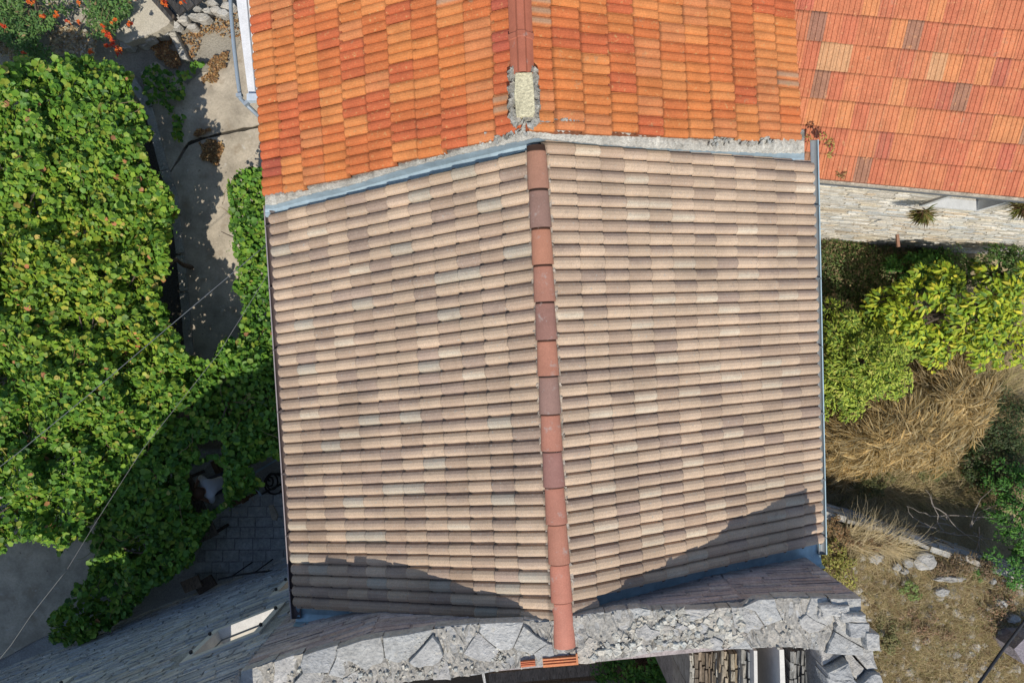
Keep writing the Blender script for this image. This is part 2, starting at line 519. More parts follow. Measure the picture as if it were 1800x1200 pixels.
# roof deck under the tiles
b = B()
for (r0, r1, e0, e1, sgn) in ((L0, L1, LE0, LE1, 1), (R0_, R1_, RE0, RE1, -1)):
    dn = Vector((0, 0, -.05))
    V = [r0 + dn, r1 + dn, e1 + dn, e0 + dn]
    V += [v + Vector((0, 0, -.10)) for v in V]
    b.add(V, [(0, 3, 2, 1), (4, 5, 6, 7), (0, 1, 5, 4), (1, 2, 6, 5), (2, 3, 7, 6), (3, 0, 4, 7)], (.07, .06, .055))
rm = (L0 + R0_) / 2; rn = (L1 + R1_) / 2
b.add([L0 + Vector((-.05, 0, -.04)), R0_ + Vector((.05, 0, -.04)), R1_ + Vector((.05, 0, -.04)), L1 + Vector((-.05, 0, -.04)),
       rm + Vector((0, 0, .05)), rn + Vector((0, 0, .05))], [(0, 3, 5, 4), (1, 4, 5, 2)], (.10, .09, .08))
roof = link("roof", b.mesh("roof", M_mortar), house)
TL = brown_templates(36, False, False)
TR = brown_templates(36, True, True)
itL = tile_slope(roof, "roof_tile", L0, LE0, L1, LE1, 12, 18, TL, .0, M_brown, sag=.03)
def skipR(i, j, p):
    return False
itR = tile_slope(roof, "roof_tile", R0_, RE0, R1_, RE1, 12, 18, TR, .0, M_brown, sag=.03, extra=[(0, 18)])
# the largest 300 of both slopes stay single
cut = sorted([t[1] + (100 if t[0] else 0) for t in itL + itR])
cut = cut[min(299, len(cut) - 1)]
place_tiles(roof, "roof_tile", itL, TL, M_brown, sum(1 for t in itL if t[1] <= cut))
place_tiles(roof, "roof_tile", itR, TR, M_brown, sum(1 for t in itR if t[1] <= cut))

# walls of the house
b = B()
wp = [(LE0.x + .35, LE0.y), (RE0.x - .35, RE0.y), (RE1.x - .35, RE1.y - .05), (rn.x, rn.y - .05), (LE1.x + .35, LE1.y - .05)]
b.prism(wp, -.6, 4.85, (.36, .33, .28))
link("wall", b.mesh("wall", M_mortar), house)

# ridge caps
capc = [tuple(1.32 * k * f for k, f in zip(c_, (.88, 1.08, 1.08))) for c_ in [(.36, .15, .10), (.27, .13, .10), (.42, .155, .095), (.37, .14, .095), (.30, .125, .095), (.43, .155, .10), (.29, .14, .11), (.42, .15, .10), (.31, .125, .10), (.40, .14, .095), (.41, .145, .095), (.46, .15, .10), (.48, .155, .105), (.42, .14, .10)]]
cy = [262, 332, 400, 465, 530, 597, 660, 727, 792, 855, 920, 990, 1057, 1137]
ZC = ZR + .10
def ridge_x(y): return np.interp(y, [262, 500, 800, 1137], [943, 956.5, 971, 993])
for i in range(13):
    a = P(ridge_x(cy[i]), cy[i], ZC); c = P(ridge_x(cy[i + 1]), cy[i + 1], ZC)
    d = c - a; c = c + d.normalized() * .0
    # upper (north) end narrow and tucked under the cap above
    a2 = a - d.normalized() * .05
    n = 12; V = []; F = []
    q = Matrix((d.normalized().cross(Vector((0, 0, 1))).normalized(), d.normalized(), Vector((0, 0, 1)))).transposed()
    dn_ = d.normalized()
    for (p, r, zz) in ((a2, .104, -.022), (a + dn_ * .016, .107, -.016), (a + dn_ * .028, .108, -.014), (c, .122, .016), (c, .104, -.004), (a2, .090, -.034)):
        for k in range(n + 1):
            an = math.pi * k / n
            V.append(p + q @ Vector((math.cos(an) * r, 0, math.sin(an) * r * .70 + zz - .035)))
    m1 = n + 1
    for s_ in range(5):
        for k in range(n): F.append((s_ * m1 + k, s_ * m1 + k + 1, (s_ + 1) * m1 + k + 1, (s_ + 1) * m1 + k))
    cc_ = np.ones((len(V), 3)); cc_[4 * m1:] = .10; cc_[:2 * m1] = .13  # joint shadow painted dark at the upper end of each cap
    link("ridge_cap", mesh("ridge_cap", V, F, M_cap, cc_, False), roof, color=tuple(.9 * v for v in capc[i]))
# mortar beads either side of the caps
b = B()
for sx in (-1, 1):
    y = 268
    while y < 1095:
        p = P(ridge_x(y) + sx * (18.5 + random.uniform(-.8, 1.2)), y, ZR + .02)
        b.box(p, (random.uniform(.012, .035), random.uniform(.03, .10), .045), Matrix.Rotation(random.uniform(-.3, .3), 3, 'Z'), jitc((.40, .34, .28), .2), jit=.01)
        y += random.uniform(4, 11)
link("ridge_mortar", b.mesh("ridge_mortar", M_mortar), roof, kind='stuff')

# gutters
def gutter(name, a, c, w, colr, parent, brk, label=None, outer=None, side=1):
    n = 8; V = []; F = []
    d = (c - a).normalized(); q = Matrix((d.cross(Vector((0, 0, 1))).normalized(), d, Vector((0, 0, 1)))).transposed()
    for p in (a, c):
        for k in range(n + 1):
            an = math.pi + math.pi * k / n
            V.append(p + q @ Vector((math.cos(an) * w / 2, 0, math.sin(an) * w / 2)))
        for k in range(n, -1, -1):
            an = math.pi + math.pi * k / n
            V.append(p + q @ Vector((math.cos(an) * (w / 2 - .006), 0, math.sin(an) * (w / 2 - .006))))
    m1 = 2 * (n + 1)
    for k in range(m1): F.append((k, (k + 1) % m1, m1 + (k + 1) % m1, m1 + k))
    g = link(name, mesh(name, V, F, M_gutter, np.tile(colr, (len(V), 1))), parent, label=label)
    # rolled bead on the outer lip and straps
    bb = B(); s = side
    bb.tube([a + q @ Vector((s * w / 2, 0, .004)), c + q @ Vector((s * w / 2, 0, .004))], .009, 6, outer or colr)
    link("gutter_lip", bb.mesh("gutter_lip", M_gutter), g)
    for t in brk:
        bb = B(); p = a.lerp(c, t)
        bb.bar(p + q @ Vector((-w / 2, 0, .012)), p + q @ Vector((w / 2, 0, .012)), .022, .006, tuple(x * .6 for x in colr))
        link("gutter_strap", bb.mesh("gutter_strap", M_gutter), g)
    for p in (a, c):
        bb = B()
        vv = [p + q @ Vector((math.cos(math.pi + math.pi * k / n) * w / 2, 0, math.sin(math.pi + math.pi * k / n) * w / 2)) for k in range(n + 1)]
        bb.add(vv + [v + d * .006 for v in vv], [tuple(range(n + 1)), tuple(range(n + 1, 2 * n + 2))[::-1]] + [(k, k + 1, n + 2 + k, n + 1 + k) for k in range(n)], colr)
        link("gutter_end", bb.mesh("gutter_end", M_gutter), g)
    return g
ZG = ZE - .02
gutter("gutter", P(472.5, 361, ZG), P(520.5, 1086, ZG), .125, (.12, .09, .085), house, (.05, .2, .35, .5, .65, .8, .93), "dark brown gutter", (.34, .29, .29), 1 if True else -1)
gutter("gutter", P(1431, 246, ZG - .02), P(1446, 974, ZG - .02), .10, (.25, .27, .28), house, (.16, .335, .50, .66, .82, .96), "grey zinc gutter", (.42, .56, .62), -1)

# zinc flashing and mortar against the orange roof
OZE, OZR = 5.32, 6.84
def zroof(px, zr, ze, xl, xr, xm):
    return np.interp(px, [xl, xm, xr], [ze, zr, ze])
tileedge = [(465, 348), (505, 342), (540, 333), (617, 318), (663, 303), (697, 293), (740, 283), (783, 272), (830, 257), (880, 236), (925, 226),
            (980, 213), (1025, 214), (1080, 230), (1120, 238), (1200, 246), (1243, 251), (1300, 240), (1360, 240), (1410, 250)]
mid = [(465, 360), (483, 360), (540, 343), (617, 326), (697, 301), (763, 283), (830, 267), (900, 251), (940, 243), (963, 245), (1050, 254), (1150, 261), (1250, 266), (1350, 270), (1418, 270)]
low = [(478, 378), (590, 354), (697, 327), (797, 301), (863, 285), (925, 268), (945, 262), (962, 250), (1050, 262), (1150, 274), (1250, 282), (1350, 286), (1420, 290)]
b = B(); V = []; F = []; C = []
xs = np.arange(466, 1418, 4.0)
for i, x in enumerate(xs):
    zo = zroof(x, OZR, OZE, 465, 1407, 922) + .045; zb = zroof(x, ZR, ZE, 478, 1424, 943)
    y0 = interp_line(tileedge, x) - 22; y1 = interp_line(mid, x) - .5 * 1; zt = max(zb + .16, zo - .18)
    ym = y0 * .25 + y1 * .75
    j = random.uniform(-1, 1)
    V += [P(x, y0, zo - .07), P(x, interp_line(tileedge, x) - 2 + j * 2, zo - .015 + random.uniform(0, .02)), P(x, ym + j, zo - .06 + random.uniform(-.012, .012)), P(x, y1 + 1.2 * random.uniform(-1, 1), zt), P(x, y1 + 2, zt - .25)]
    g = .9 + .3 * random.random()
    C += [(.40 * g, .38 * g, .34 * g), (.42 * g, .38 * g, .32 * g), (.44 * g, .42 * g, .37 * g), (.52, .50, .44), (.44, .42, .38)]
    if i:
        k = 5 * i
        for m_ in range(4): F.append((k + m_ - 5, k + m_ - 4, k + m_ + 1, k + m_))
b.add(V, F, C)
orange = thing("clay_roofed_house", "house with the bright orange clay tile roof above the brown roof", "house", (0, 4, 0))
link("verge_mortar", b.mesh("verge_mortar", M_mortar), orange)
b = B(); V = []; F = []
for i, x in enumerate(xs):
    zo = zroof(x, OZR, OZE, 465, 1407, 922); zb = zroof(x, ZR, ZE, 478, 1424, 943)
    zt = max(zb + .15, zo - .20)
    y1 = interp_line(mid, x); y2 = interp_line(low, x)
    V += [P(x, y1 - 1, zt), P(x, y1 + (y2 - y1) * .42, zb + .045), P(x, y2 - 4.5, zb + .012), P(x, y2 - 3.6, zb + .022), P(x, y2 + 4, zb - .035)]
    if i:
        k = 5 * i
        for m_ in range(4): F.append((k + m_ - 5, k + m_ - 4, k + m_ + 1, k + m_))
b.add(V, F, (.33, .42, .47))
link("flashing", b.mesh("flashing", M_metal), house, label="blue grey zinc flashing along the upper edge of the roof")
# round hole of the gutter outlet and dark opening
b = B(); p = P(479, 370, ZE + .03)
b.tube([p, p + Vector((0, 0, -.12))], .038, 14, (.01, .01, .01)); b.tube([p + Vector((0, 0, .004)), p + Vector((0, 0, -.02))], .042, 14, (.12, .10, .09))
link("outlet_pipe", b.mesh("outlet_pipe", M_gutter), house)
b = B(); b.prism([P2(1368, 268, ZE + .1), P2(1380, 262, ZE + .1), P2(1404, 263, ZE + .1), P2(1412, 267, ZE + .1), P2(1408, 271, ZE + .1)], ZE + .09, ZE + .12, (.03, .03, .035))
link("roof_gap", b.mesh("roof_gap", M_gutter), house)
b = B(); b.tube([P(1398, 271, ZE + .13), P(1397, 258, ZE + .25)], .008, 6, (.35, .06, .05))
link("bolt", b.mesh("bolt", M_paint), house)

# lower flashing trough between tiles and ruin wall
b = B()
for (A1, A2, E1_, E2_) in (((520, 1064), (963, 1092), (520, 1091), (960, 1108)), ((1003, 1053), (1442, 948), (1005, 1096), (1444, 990))):
    n = 24; V = []; F = []
    for i in range(n + 1):
        t = i / n
        za = ZE + (ZR - ZE) * (t if A1[0] < 900 else 1 - t) - .07
        p = P(A1[0] + (A2[0] - A1[0]) * t, A1[1] + (A2[1] - A1[1]) * t, za); q = P(E1_[0] + (E2_[0] - E1_[0]) * t, E1_[1] + (E2_[1] - E1_[1]) * t, za)
        V += [p + Vector((0, .12, 0)), p + Vector((0, -.03, .0)), p.lerp(q, .55) + Vector((0, 0, -.02)), q + Vector((0, .0, .01)), q + Vector((0, -.015, .13))]
        if i:
            k = 5 * i
            for m_ in range(4): F.append((k + m_ - 5, k + m_ - 4, k + m_ + 1, k + m_))
    b.add(V, F, (.25, .36, .42))
link("flashing", b.mesh("lower_flashing", M_metal), house, label="blue zinc trough along the lower edge of the roof")

# ------------------------------------------------------------------ orange roof
def yaxis(p, q, Y_):
    t = (Y_ - p.y) / (q.y - p.y); return p.lerp(q, t)
OL_a, OL_b = P(441, 0, OZE), P(466, 348, OZE)
OR_a, OR_b = P(914, 0, OZR), P(922, 230, OZR)
OE_a, OE_b = P(1393, 0, OZE), P(1407, 250, OZE)
# extend off the top of the frame
OL_t = OL_b + (OL_a - OL_b) * 1.55; OE_t = OE_b + (OE_a - OE_b) * 2.0
OR_t = OR_b + (OR_a - OR_b) * 2.75
OL_t.y = 5.7; OR_t.y = 6.0; OE_t.y = 6.3
b = B(); dn = Vector((0, 0, -.035))
for (r0, r1, e0, e1) in ((OR_t, OR_b, OL_t, OL_b), (OR_t, OR_b, OE_t, OE_b)):
    V = [r0 + dn, r1 + dn, e1 + dn, e0 + dn]; V += [v + Vector((0, 0, -.1)) for v in V]
    b.add(V, [(0, 3, 2, 1), (4, 5, 6, 7), (0, 1, 5, 4), (1, 2, 6, 5), (2, 3, 7, 6), (3, 0, 4, 7)], (.25, .10, .05))
oroof = link("roof", b.mesh("roof", M_mortar), orange)
TO = orange_templates(40)
nl = round((OL_t - OL_b).length / .226)
clus = {}
def run_pick(seed):
    def f_(i, j):
        key = (seed, i, j)
        if random.random() < .15 and (seed, i, j - 1) in clus: clus[key] = clus[(seed, i, j - 1)]
        else: clus[key] = random.randrange(len(TO))
        return clus[key]
    return f_
io1 = tile_slope(oroof, "roof_tile", OR_t, OL_t, OR_b, OL_b, 11, nl, TO, 0, M_orange, sag=.02, jit=.007, pick=run_pick(1), skew=-.04, stag=[.0, .012, -.01, .02, -.015, .008])
io2 = tile_slope(oroof, "roof_tile", OR_t, OE_t, OR_b, OE_b, 11, nl, TO, 0, M_orange, sag=.02, jit=.007, pick=run_pick(2), skew=-.03, stag=[.01, -.012, .018, -.02, .0, .014])
place_tiles(oroof, "roof_tile", io1, TO, M_orange, 150)
place_tiles(oroof, "roof_tile", io2, TO, M_orange, 150)
# its ridge tiles: three lobed caps
for (y0, y1) in ((-150, -62), (-66, 62), (58, 130)):
    a = P(np.interp(y0, [-150, 220], [908, 922]), y0, OZR + .1); c = P(np.interp(y1, [-150, 220], [908, 922]), y1, OZR + .1)
    d = (c - a).normalized(); q = Matrix((d.cross(Vector((0, 0, 1))).normalized(), d, Vector((0, 0, 1)))).transposed(); n = 14; V = []; F = []
    for (p, r, zz) in ((a, .135, 0), (a + d * .06, .132, .0), (a + d * .065, .122, -.004), (c, .122, -.012)):
        for k in range(n + 1):
            t = k / n * 2 - 1
            V.append(p + q @ Vector((t * r, 0, zz - .03 + .075 * (1 - t * t) + (.026 if abs(t) < .3 else 0))))
    m1 = n + 1
    for s_ in range(3):
        for k in range(n): F.append((s_ * m1 + k, s_ * m1 + k + 1, (s_ + 1) * m1 + k + 1, (s_ + 1) * m1 + k))
    # underside strip
    link("ridge_cap", mesh("ridge_cap", V, F, M_cap, np.ones((len(V), 3))), oroof, color=(.40, .13, .075))
# cream block bedded in mortar at the ridge end
b = B()
poly = [P2(905, 128, OZR + .1), P2(936, 127, OZR + .1), P2(939, 160, OZR + .1), P2(941, 200, OZR + .1), P2(938, 207, OZR + .1), P2(907, 208, OZR + .1), P2(903, 170, OZR + .1)]
b.prism(poly, OZR - .02, OZR + .13, (.68, .61, .40), .06)
link("ridge_block", b.mesh("ridge_block", M_mortar), oroof, label="cream stone block at the ridge end")
b = B()
for k in range(110):
    t = random.random()
    side = random.choice((-1, 1))
    y = random.uniform(122, 215); x = (921 + side * random.uniform(17, 24)) if k < 78 else random.uniform(903, 942)
    if k >= 78: y = random.choice((random.uniform(120, 128), random.uniform(205, 222)))
    p = P(x, y, OZR + .05)
    b.box(p, (random.uniform(.02, .06), random.uniform(.02, .07), .08), Matrix.Rotation(random.uniform(0, 3), 3, 'Z'), jitc((.36, .34, .29), .2), jit=.012)
b.prism([P2(x, y, OZR) for x, y in ((902, 120), (942, 122), (950, 165), (948, 205), (938, 222), (906, 224), (897, 190), (899, 150))], OZR - .05, OZR + .045, (.36, .34, .30), .08)
link("ridge_mortar", b.mesh("ridge_mortar", M_mortar), oroof)
# patches of bare mortar where tiles are missing
def rubble_patch(poly, z, n, parent, name, colr, size=(.02, .06), mt=None, kind='stuff', thick=.05):
    xs_ = [p[0] for p in poly]; ys_ = [p[1] for p in poly]; bb = B(); k = 0
    while k < n:
        x = random.uniform(min(xs_), max(xs_)); y = random.uniform(min(ys_), max(ys_))
        if not inside(np.array([x]), np.array([y]), poly)[0]: k += .2; continue
        k += 1
        zz = z(x, y) if callable(z) else z
        s_ = random.uniform(*size)
        bb.box(P(x, y, zz + random.uniform(-.01, .015)), (s_, s_ * random.uniform(.5, 1), thick), Matrix.Rotation(random.uniform(0, 3), 3, 'Z') @ Matrix.Rotation(random.uniform(-.25, .25), 3, 'X'), jitc(colr, .25), taper=.3, jit=s_ * .12)
    return link(name, bb.mesh(name, mt or M_mortar), parent, kind=kind)
zof = lambda x, y: float(zroof(x, OZR, OZE, 465, 1407, 922)) + .03
for poly, n in (([(737, 262), (778, 250), (783, 272), (742, 284)], 80), ([(985, 212), (1026, 206), (1024, 226), (990, 224)], 70),
                ([(1113, 218), (1122, 216), (1123, 232), (1115, 233)], 20), ([(1243, 238), (1285, 240), (1362, 242), (1362, 252), (1243, 255)], 90), ([(828, 240), (870, 232), (925, 226), (925, 236), (835, 256)], 60)):
    rubble_patch(poly, zof, n, oroof, "mortar_patch", (.40, .385, .34))
# end wall and eaves wall of that house
b = B(); b.prism([(OL_b.x + .12, OL_b.y + .10), (OE_b.x - .12, OE_b.y + .10), (OE_t.x - .2, OE_t.y), (OL_t.x + .12, OL_t.y)], -.6, 5.2, (.5, .48, .42))
link("wall", b.mesh("wall", M_mortar), orange)
# white boxed gutter under the left eave
ZWG = 5.12
b = B()
A_, B_ = P(414, -60, ZWG), P(437, 170, ZWG); C_, D_ = P(452, -60, ZWG), P(462, 170, ZWG)
A_ = P(408, -60, ZWG)
b.add([A_, B_, D_, C_] + [v + Vector((0, 0, -.12)) for v in (A_, B_, D_, C_)], [(0, 3, 2, 1)[::-1], (4, 5, 6, 7), (0, 1, 5, 4), (1, 2, 6, 5), (2, 3, 7, 6)], (.70, .70, .70))
wg = link("eaves_board", b.mesh("eaves_board", M_paint), orange, label="white painted board along the left eave")
b = B(); b.bar(A_.lerp(C_, .47) + Vector((0, 0, .012)), B_.lerp(D_, .55) + Vector((0, 0, .012)), .012, .025, (.35, .36, .38))
link("board_rib", b.mesh("board_rib", M_paint), wg)
b = B(); b.box(P(447, 173, ZWG + .02), (.16, .09, .10), None, (.50, .56, .62)); link("gutter_end", b.mesh("gutter_end", M_gutter), wg)
b = B(); b.tube([P(403, -60, 4.7), P(406, 20, 4.7), P(411, 80, 4.7), P(418, 140, 4.7), P(423, 174, 4.7), P(430, 181, 4.7), P(458, 207, 4.6)], .028, 8, (.26, .31, .36))
pl = link("downpipe", b.mesh("downpipe", M_gutter, True), orange)
for (x, y) in ((421, 168), (433, 182)):
    b = B(); b.box(P(x, y, 4.73), (.075, .045, .07), Matrix.Rotation(.7 if x > 425 else .1, 3, 'Z'), (.30, .34, .38)); link("pipe_clip", b.mesh("pipe_clip", M_gutter), pl)

# ------------------------------------------------------------------ house on the right with the paler red roof
QZ = 4.4; QP = .364
qa = P(1425, 313, QZ); qb = P(1800, 347, QZ); dr = (qb - qa).normalized()
up = Vector((-dr.y, dr.x, 0)); up = Vector((-dr.y, dr.x, 0)) if dr.x * 1 > 0 else up
E_l = qa - dr * .9; E_r = qa + dr * 5.2
run = 3.6
T_l = E_l + up * run + Vector((0, 0, run * QP)); T_r = E_r + up * run + Vector((0, 0, run * QP))
side_h = thing("side_house", "house on the right with the long red pantile roof and pale stone wall", "house", tuple(qa + dr * 2 + up * 2 - Vector((0, 0, QZ))))
b = B(); V = [T_l, T_r, E_r, E_l]; V = [v + Vector((0, 0, -.03)) for v in V]; V += [v + Vector((0, 0, -.12)) for v in V]
b.add(V, [(0, 3, 2, 1), (4, 5, 6, 7), (0, 1, 5, 4), (1, 2, 6, 5), (2, 3, 7, 6), (3, 0, 4, 7)], (.2, .09, .06))
qroof = link("roof", b.mesh("roof", M_mortar), side_h)
TF = flat_templates(44)
nrow = round((E_r - E_l).length / .210)
def skipq(i, j, p):
    return p.x < 3.45
iq = tile_slope(qroof, "roof_tile", T_l, E_l, T_r, E_r, round(run / .32), nrow, TF, 0, M_orange2, skip=skipq, jit=.003)
place_tiles(qroof, "roof_tile", iq, TF, M_orange2, 300)
# eave slab with thin gutter line
b = B(); b.bar(E_l + Vector((0, 0, -.07)) + up * .02, E_r + Vector((0, 0, -.07)) + up * .02, .10, .06, (.50, .44, .35)); link("eaves_slab", b.mesh("eaves_slab", M_mortar), side_h)
b = B(); b.bar(E_l + Vector((0, 0, -.12)) - up * .035, E_r + Vector((0, 0, -.12)) - up * .035, .022, .03, (.10, .11, .12)); link("gutter", b.mesh("thin_gutter", M_gutter), side_h, label="narrow dark gutter")

# ------------------------------------------------------------------ walls with openings
def wall_panel(a, c, z0, ztop, th, openings, colr, inward):
    """a, c plan points; ztop(s) gives the height; openings (s0, s1, z0, z1); inward = unit plan normal away from the seen face"""
    a = Vector((*a, 0)); c = Vector((*c, 0)); L_ = (c - a).length; d = (c - a) / L_; n_ = Vector((*inward, 0))
    ss = sorted(set([0, L_] + [o[0] for o in openings] + [o[1] for o in openings] + [i * .5 for i in range(1, int(L_ / .5))]))
    zs = sorted(set([0.0, 1.0])); b = B()
    zl = sorted(set([o[2] for o in openings] + [o[3] for o in openings]))
    nz_ = [z0] + zl + [None]
    cells = {}
    for i in range(len(ss) - 1):
        for k in range(len(nz_) - 1):
            sm = (ss[i] + ss[i + 1]) / 2; zlo = nz_[k]; zhi = nz_[k + 1]
            zm = (zlo + (zhi if zhi is not None else zlo + .5)) / 2
            cells[(i, k)] = not any(o[0] < sm < o[1] and o[2] < zm < o[3] for o in openings)
    def pt(i, k, back):
        z = nz_[k] if nz_[k] is not None else ztop(ss[i])
        return a + d * ss[i] + n_ * (th if back else 0) + Vector((0, 0, z))
    for (i, k), on in cells.items():
        if not on: continue
        f0 = [pt(i, k, 0), pt(i + 1, k, 0), pt(i + 1, k + 1, 0), pt(i, k + 1, 0)]
        f1 = [pt(i, k, 1), pt(i + 1, k, 1), pt(i + 1, k + 1, 1), pt(i, k + 1, 1)]
        V = f0 + f1; F = [(0, 1, 2, 3), (7, 6, 5, 4)]
        if not cells.get((i - 1, k), False): F.append((0, 3, 7, 4))
        if not cells.get((i + 1, k), False): F.append((1, 5, 6, 2))
        if not cells.get((i, k - 1), False): F.append((0, 4, 5, 1))
        if not cells.get((i, k + 1), False): F.append((3, 2, 6, 7))
        b.add(V, F, colr)
    return b, a, d, n_, L_

def face_stones(a, d, n_, L_, z0, ztop, openings, cols, hh=(.07, .15), ll=(.14, .46), proud=(.008, .035), zmax=99):
    b = B(); z = z0
    while z < zmax:
        h = random.uniform(*hh); s = -random.uniform(0, .3); any_ = False
        while s < L_:
            l = random.uniform(*ll); s0 = max(0, s); s1 = min(L_, s + l); s += l
            if s1 - s0 < .04: continue
            sm = (s0 + s1) / 2
            if z + h > ztop(sm): continue
            any_ = True
            if any(o[0] - .13 < sm + l * .45 and sm - l * .45 < o[1] + .13 and o[2] - .12 < z + h and z < o[3] + .12 for o in openings): continue
            g = .008; pr = random.uniform(*proud); jt = lambda: random.uniform(-.012, .012)
            V = []
            for (sa, za) in ((s0 + g, z + g), (s1 - g, z + g), (s1 - g, z + h - g), (s0 + g, z + h - g)):
                V.append(a + d * (sa + jt()) + Vector((0, 0, za + jt())) + n_ * .01)
            for (sa, za) in ((s0 + g * 2, z + g * 2), (s1 - g * 2, z + g * 2), (s1 - g * 2, z + h - g * 2), (s0 + g * 2, z + h - g * 2)):
                V.append(a + d * (sa + jt()) + Vector((0, 0, za + jt())) - n_ * (pr + jt() * .5))
            b.add(V, [(4, 5, 6, 7), (0, 1, 5, 4), (1, 2, 6, 5), (2, 3, 7, 6), (3, 0, 4, 7)], jitc(random.choice(cols), .14))
        z += h
        if not any_ and z > z0 + 1: break
    return b

def window_frame(parent, a, d, n_, op, w, colr, proud=.03, depth=.12, knobs=True):
    s0, s1, z0, z1 = op; fr = B()
    def at(s, z, o): return a + d * s + Vector((0, 0, z)) - n_ * o
    q = Matrix((d, -n_, Vector((0, 0, 1)))).transposed()
    s0 += .004; s1 -= .004; z0 += .004; z1 -= .004
    for (cs, cz, ds, dz) in (((s0 + s1) / 2, z1 + w / 2, s1 - s0 + 2 * w, w), ((s0 + s1) / 2, z0 - w / 2, s1 - s0 + 2 * w, w),
                             (s0 - w / 2, (z0 + z1) / 2, w, z1 - z0), (s1 + w / 2, (z0 + z1) / 2, w, z1 - z0)):
        fr.box(at(cs, cz, (proud - depth) / 2 + .004), (ds, proud + depth, dz), q, jitc(colr, .05))
    w_ = link("window_frame", fr.mesh("window_frame", M_paint), parent)
    if knobs:
        for s, z in ((s0 - w * .5, z0 + .12), (s1 + w * .5, z0 + .12), (s0 - w * .5, z1 - .12), (s1 + w * .5, z1 - .12)):
            k = B(); ball(k, at(s, z, proud + .03), .028, 1, 0, (.02, .02, .022), 8, 5); k.tube([at(s, z, 0), at(s, z, proud + .02)], .012, 6, (.02, .02, .02))
            link("shutter_pin", k.mesh("shutter_pin", M_gutter), w_)
    return w_

# wall of the right house
qw_off = .08
wa = qa - dr * .3 + up * qw_off; wc = qa + dr * 8.0 + up * qw_off
def s_of(X_, a_, d_): return (X_ - a_.x) / d_.x
so = (s_of(6.50, wa, dr), s_of(7.32, wa, dr), 3.25, 4.05)
PALEST = [(.66, .60, .50), (.60, .57, .50), (.68, .60, .46), (.54, .54, .51), (.72, .67, .58), (.62, .51, .37)]
wb, a_, d_, n_, L_ = wall_panel((wa.x, wa.y), (wc.x, wc.y), -.9, lambda s: QZ - .1, .5, [so], (.58, .53, .44), (up.x, up.y))
sw = link("wall", wb.mesh("wall", M_mortar), side_h)
fs = face_stones(a_, d_, n_, L_, -.8, lambda s: QZ - .14, [so], PALEST, hh=(.06, .13), ll=(.12, .5), proud=(.002, .010), zmax=4.4)
link("wall_stones", fs.mesh("wall_stones", M_wallst), sw, kind='stuff')
window_frame(sw, a_, d_, n_, so, .06, (.60, .60, .58), knobs=False)
b = B()
q = Matrix((d_, -n_, Vector((0, 0, 1)))).transposed()
b.box(a_ + d_ * ((so[0] + so[1]) / 2) + n_ * .42 + Vector((0, 0, 3.8)), (.9, .04, .7), q, (.06, .065, .07))  # dark plate added to stand for the unlit room behind the window
link("dark_interior", b.mesh("dark_interior", M_paint), sw)
b = B(); b.bar(P(1579, 434, 2.4), P(1577, 412, 2.4), .045, .04, (.30, .16, .10)); 
link("wall_bracket", b.mesh("wall_bracket", M_paint), side_h)

# ------------------------------------------------------------------ the ruined palace at the bottom
ruin = thing("ruined_building", "roofless grey limestone ruin with broken thick walls at the bottom of the photo", "ruin", (1, -5, 0))
cB = P(424, 1180, 6.05); cK = P(650, 1120, 6.3); cM = P(955, 1092, 6.4); cN = P(1310, 1058, 6.4); cD = P(1512, 1049, 6.4)
wl0 = Vector((-13.0, cB.y - .394 * (13.0 + cB.x), 0))
def plan(v): return (v.x, v.y)
dl = (Vector((cB.x, cB.y, 0)) - wl0).normalized(); nl_ = Vector((dl.y, -dl.x, 0))
LL = (Vector((cB.x, cB.y, 0)) - wl0).length
def sX(X_): return (X_ - wl0.x) / dl.x
def ztopL(s):  # height out of view is shaped to cast shade over the courtyard
    X_ = wl0.x + dl.x * s
    return float(np.interp(X_, [-13, -9.8, -7.55, -5.9, -4.3, cB.x - .02, cB.x], [3.4, 3.9, 4.9, 6.9, 7.4, 7.6, 7.6]))
w1 = (sX(-4.36), sX(-3.50), 3.86, 4.70); w2 = (sX(-3.78), sX(-3.0), 2.16, 2.9); w3 = (sX(-8.1), sX(-7.05), 3.25, 4.3)
w2 = (sX(-3.80), sX(-3.27), 2.2, 2.92)
GREYW = [(.42, .43, .43), (.47, .46, .43), (.38, .40, .42), (.43, .41, .38), (.50, .49, .46), (.40, .41, .42)]
wb, a_, d_, n_, L_ = wall_panel(plan(wl0), (cB.x, cB.y), -.3, ztopL, .5, [w1, w2, w3], (.34, .34, .33), (nl_.x, nl_.y))
rw = link("wall", wb.mesh("wall", M_mortar), ruin)
fs = face_stones(a_, d_, n_, L_, -.1, ztopL, [w1, w2, w3], GREYW, hh=(.05, .13), ll=(.15, .6), proud=(.008, .028), zmax=9)
link("wall_stones", fs.mesh("wall_stones", M_wallst), rw, kind='stuff')
for w_ in (w1, w2, w3):
    window_frame(rw, a_, d_, n_, w_, .12, (.62, .59, .54))
    q = Matrix((d_, -n_, Vector((0, 0, 1)))).transposed(); lb_ = B(); sm = (w_[0] + w_[1]) / 2
    lb_.box(a_ + d_ * sm + n_ * .31 + Vector((0, 0, w_[2] + .022)), (w_[1] - w_[0] - .012, .36, .03), q, (.62, .56, .46))
    for s_ in (w_[0] + .02, w_[1] - .02): lb_.box(a_ + d_ * s_ + n_ * .31 + Vector((0, 0, (w_[2] + w_[3]) / 2 + .02)), (.025, .36, w_[3] - w_[2] - .05), q, (.62, .57, .49))
    link("window_reveal", lb_.mesh("window_reveal", M_paint), rw)
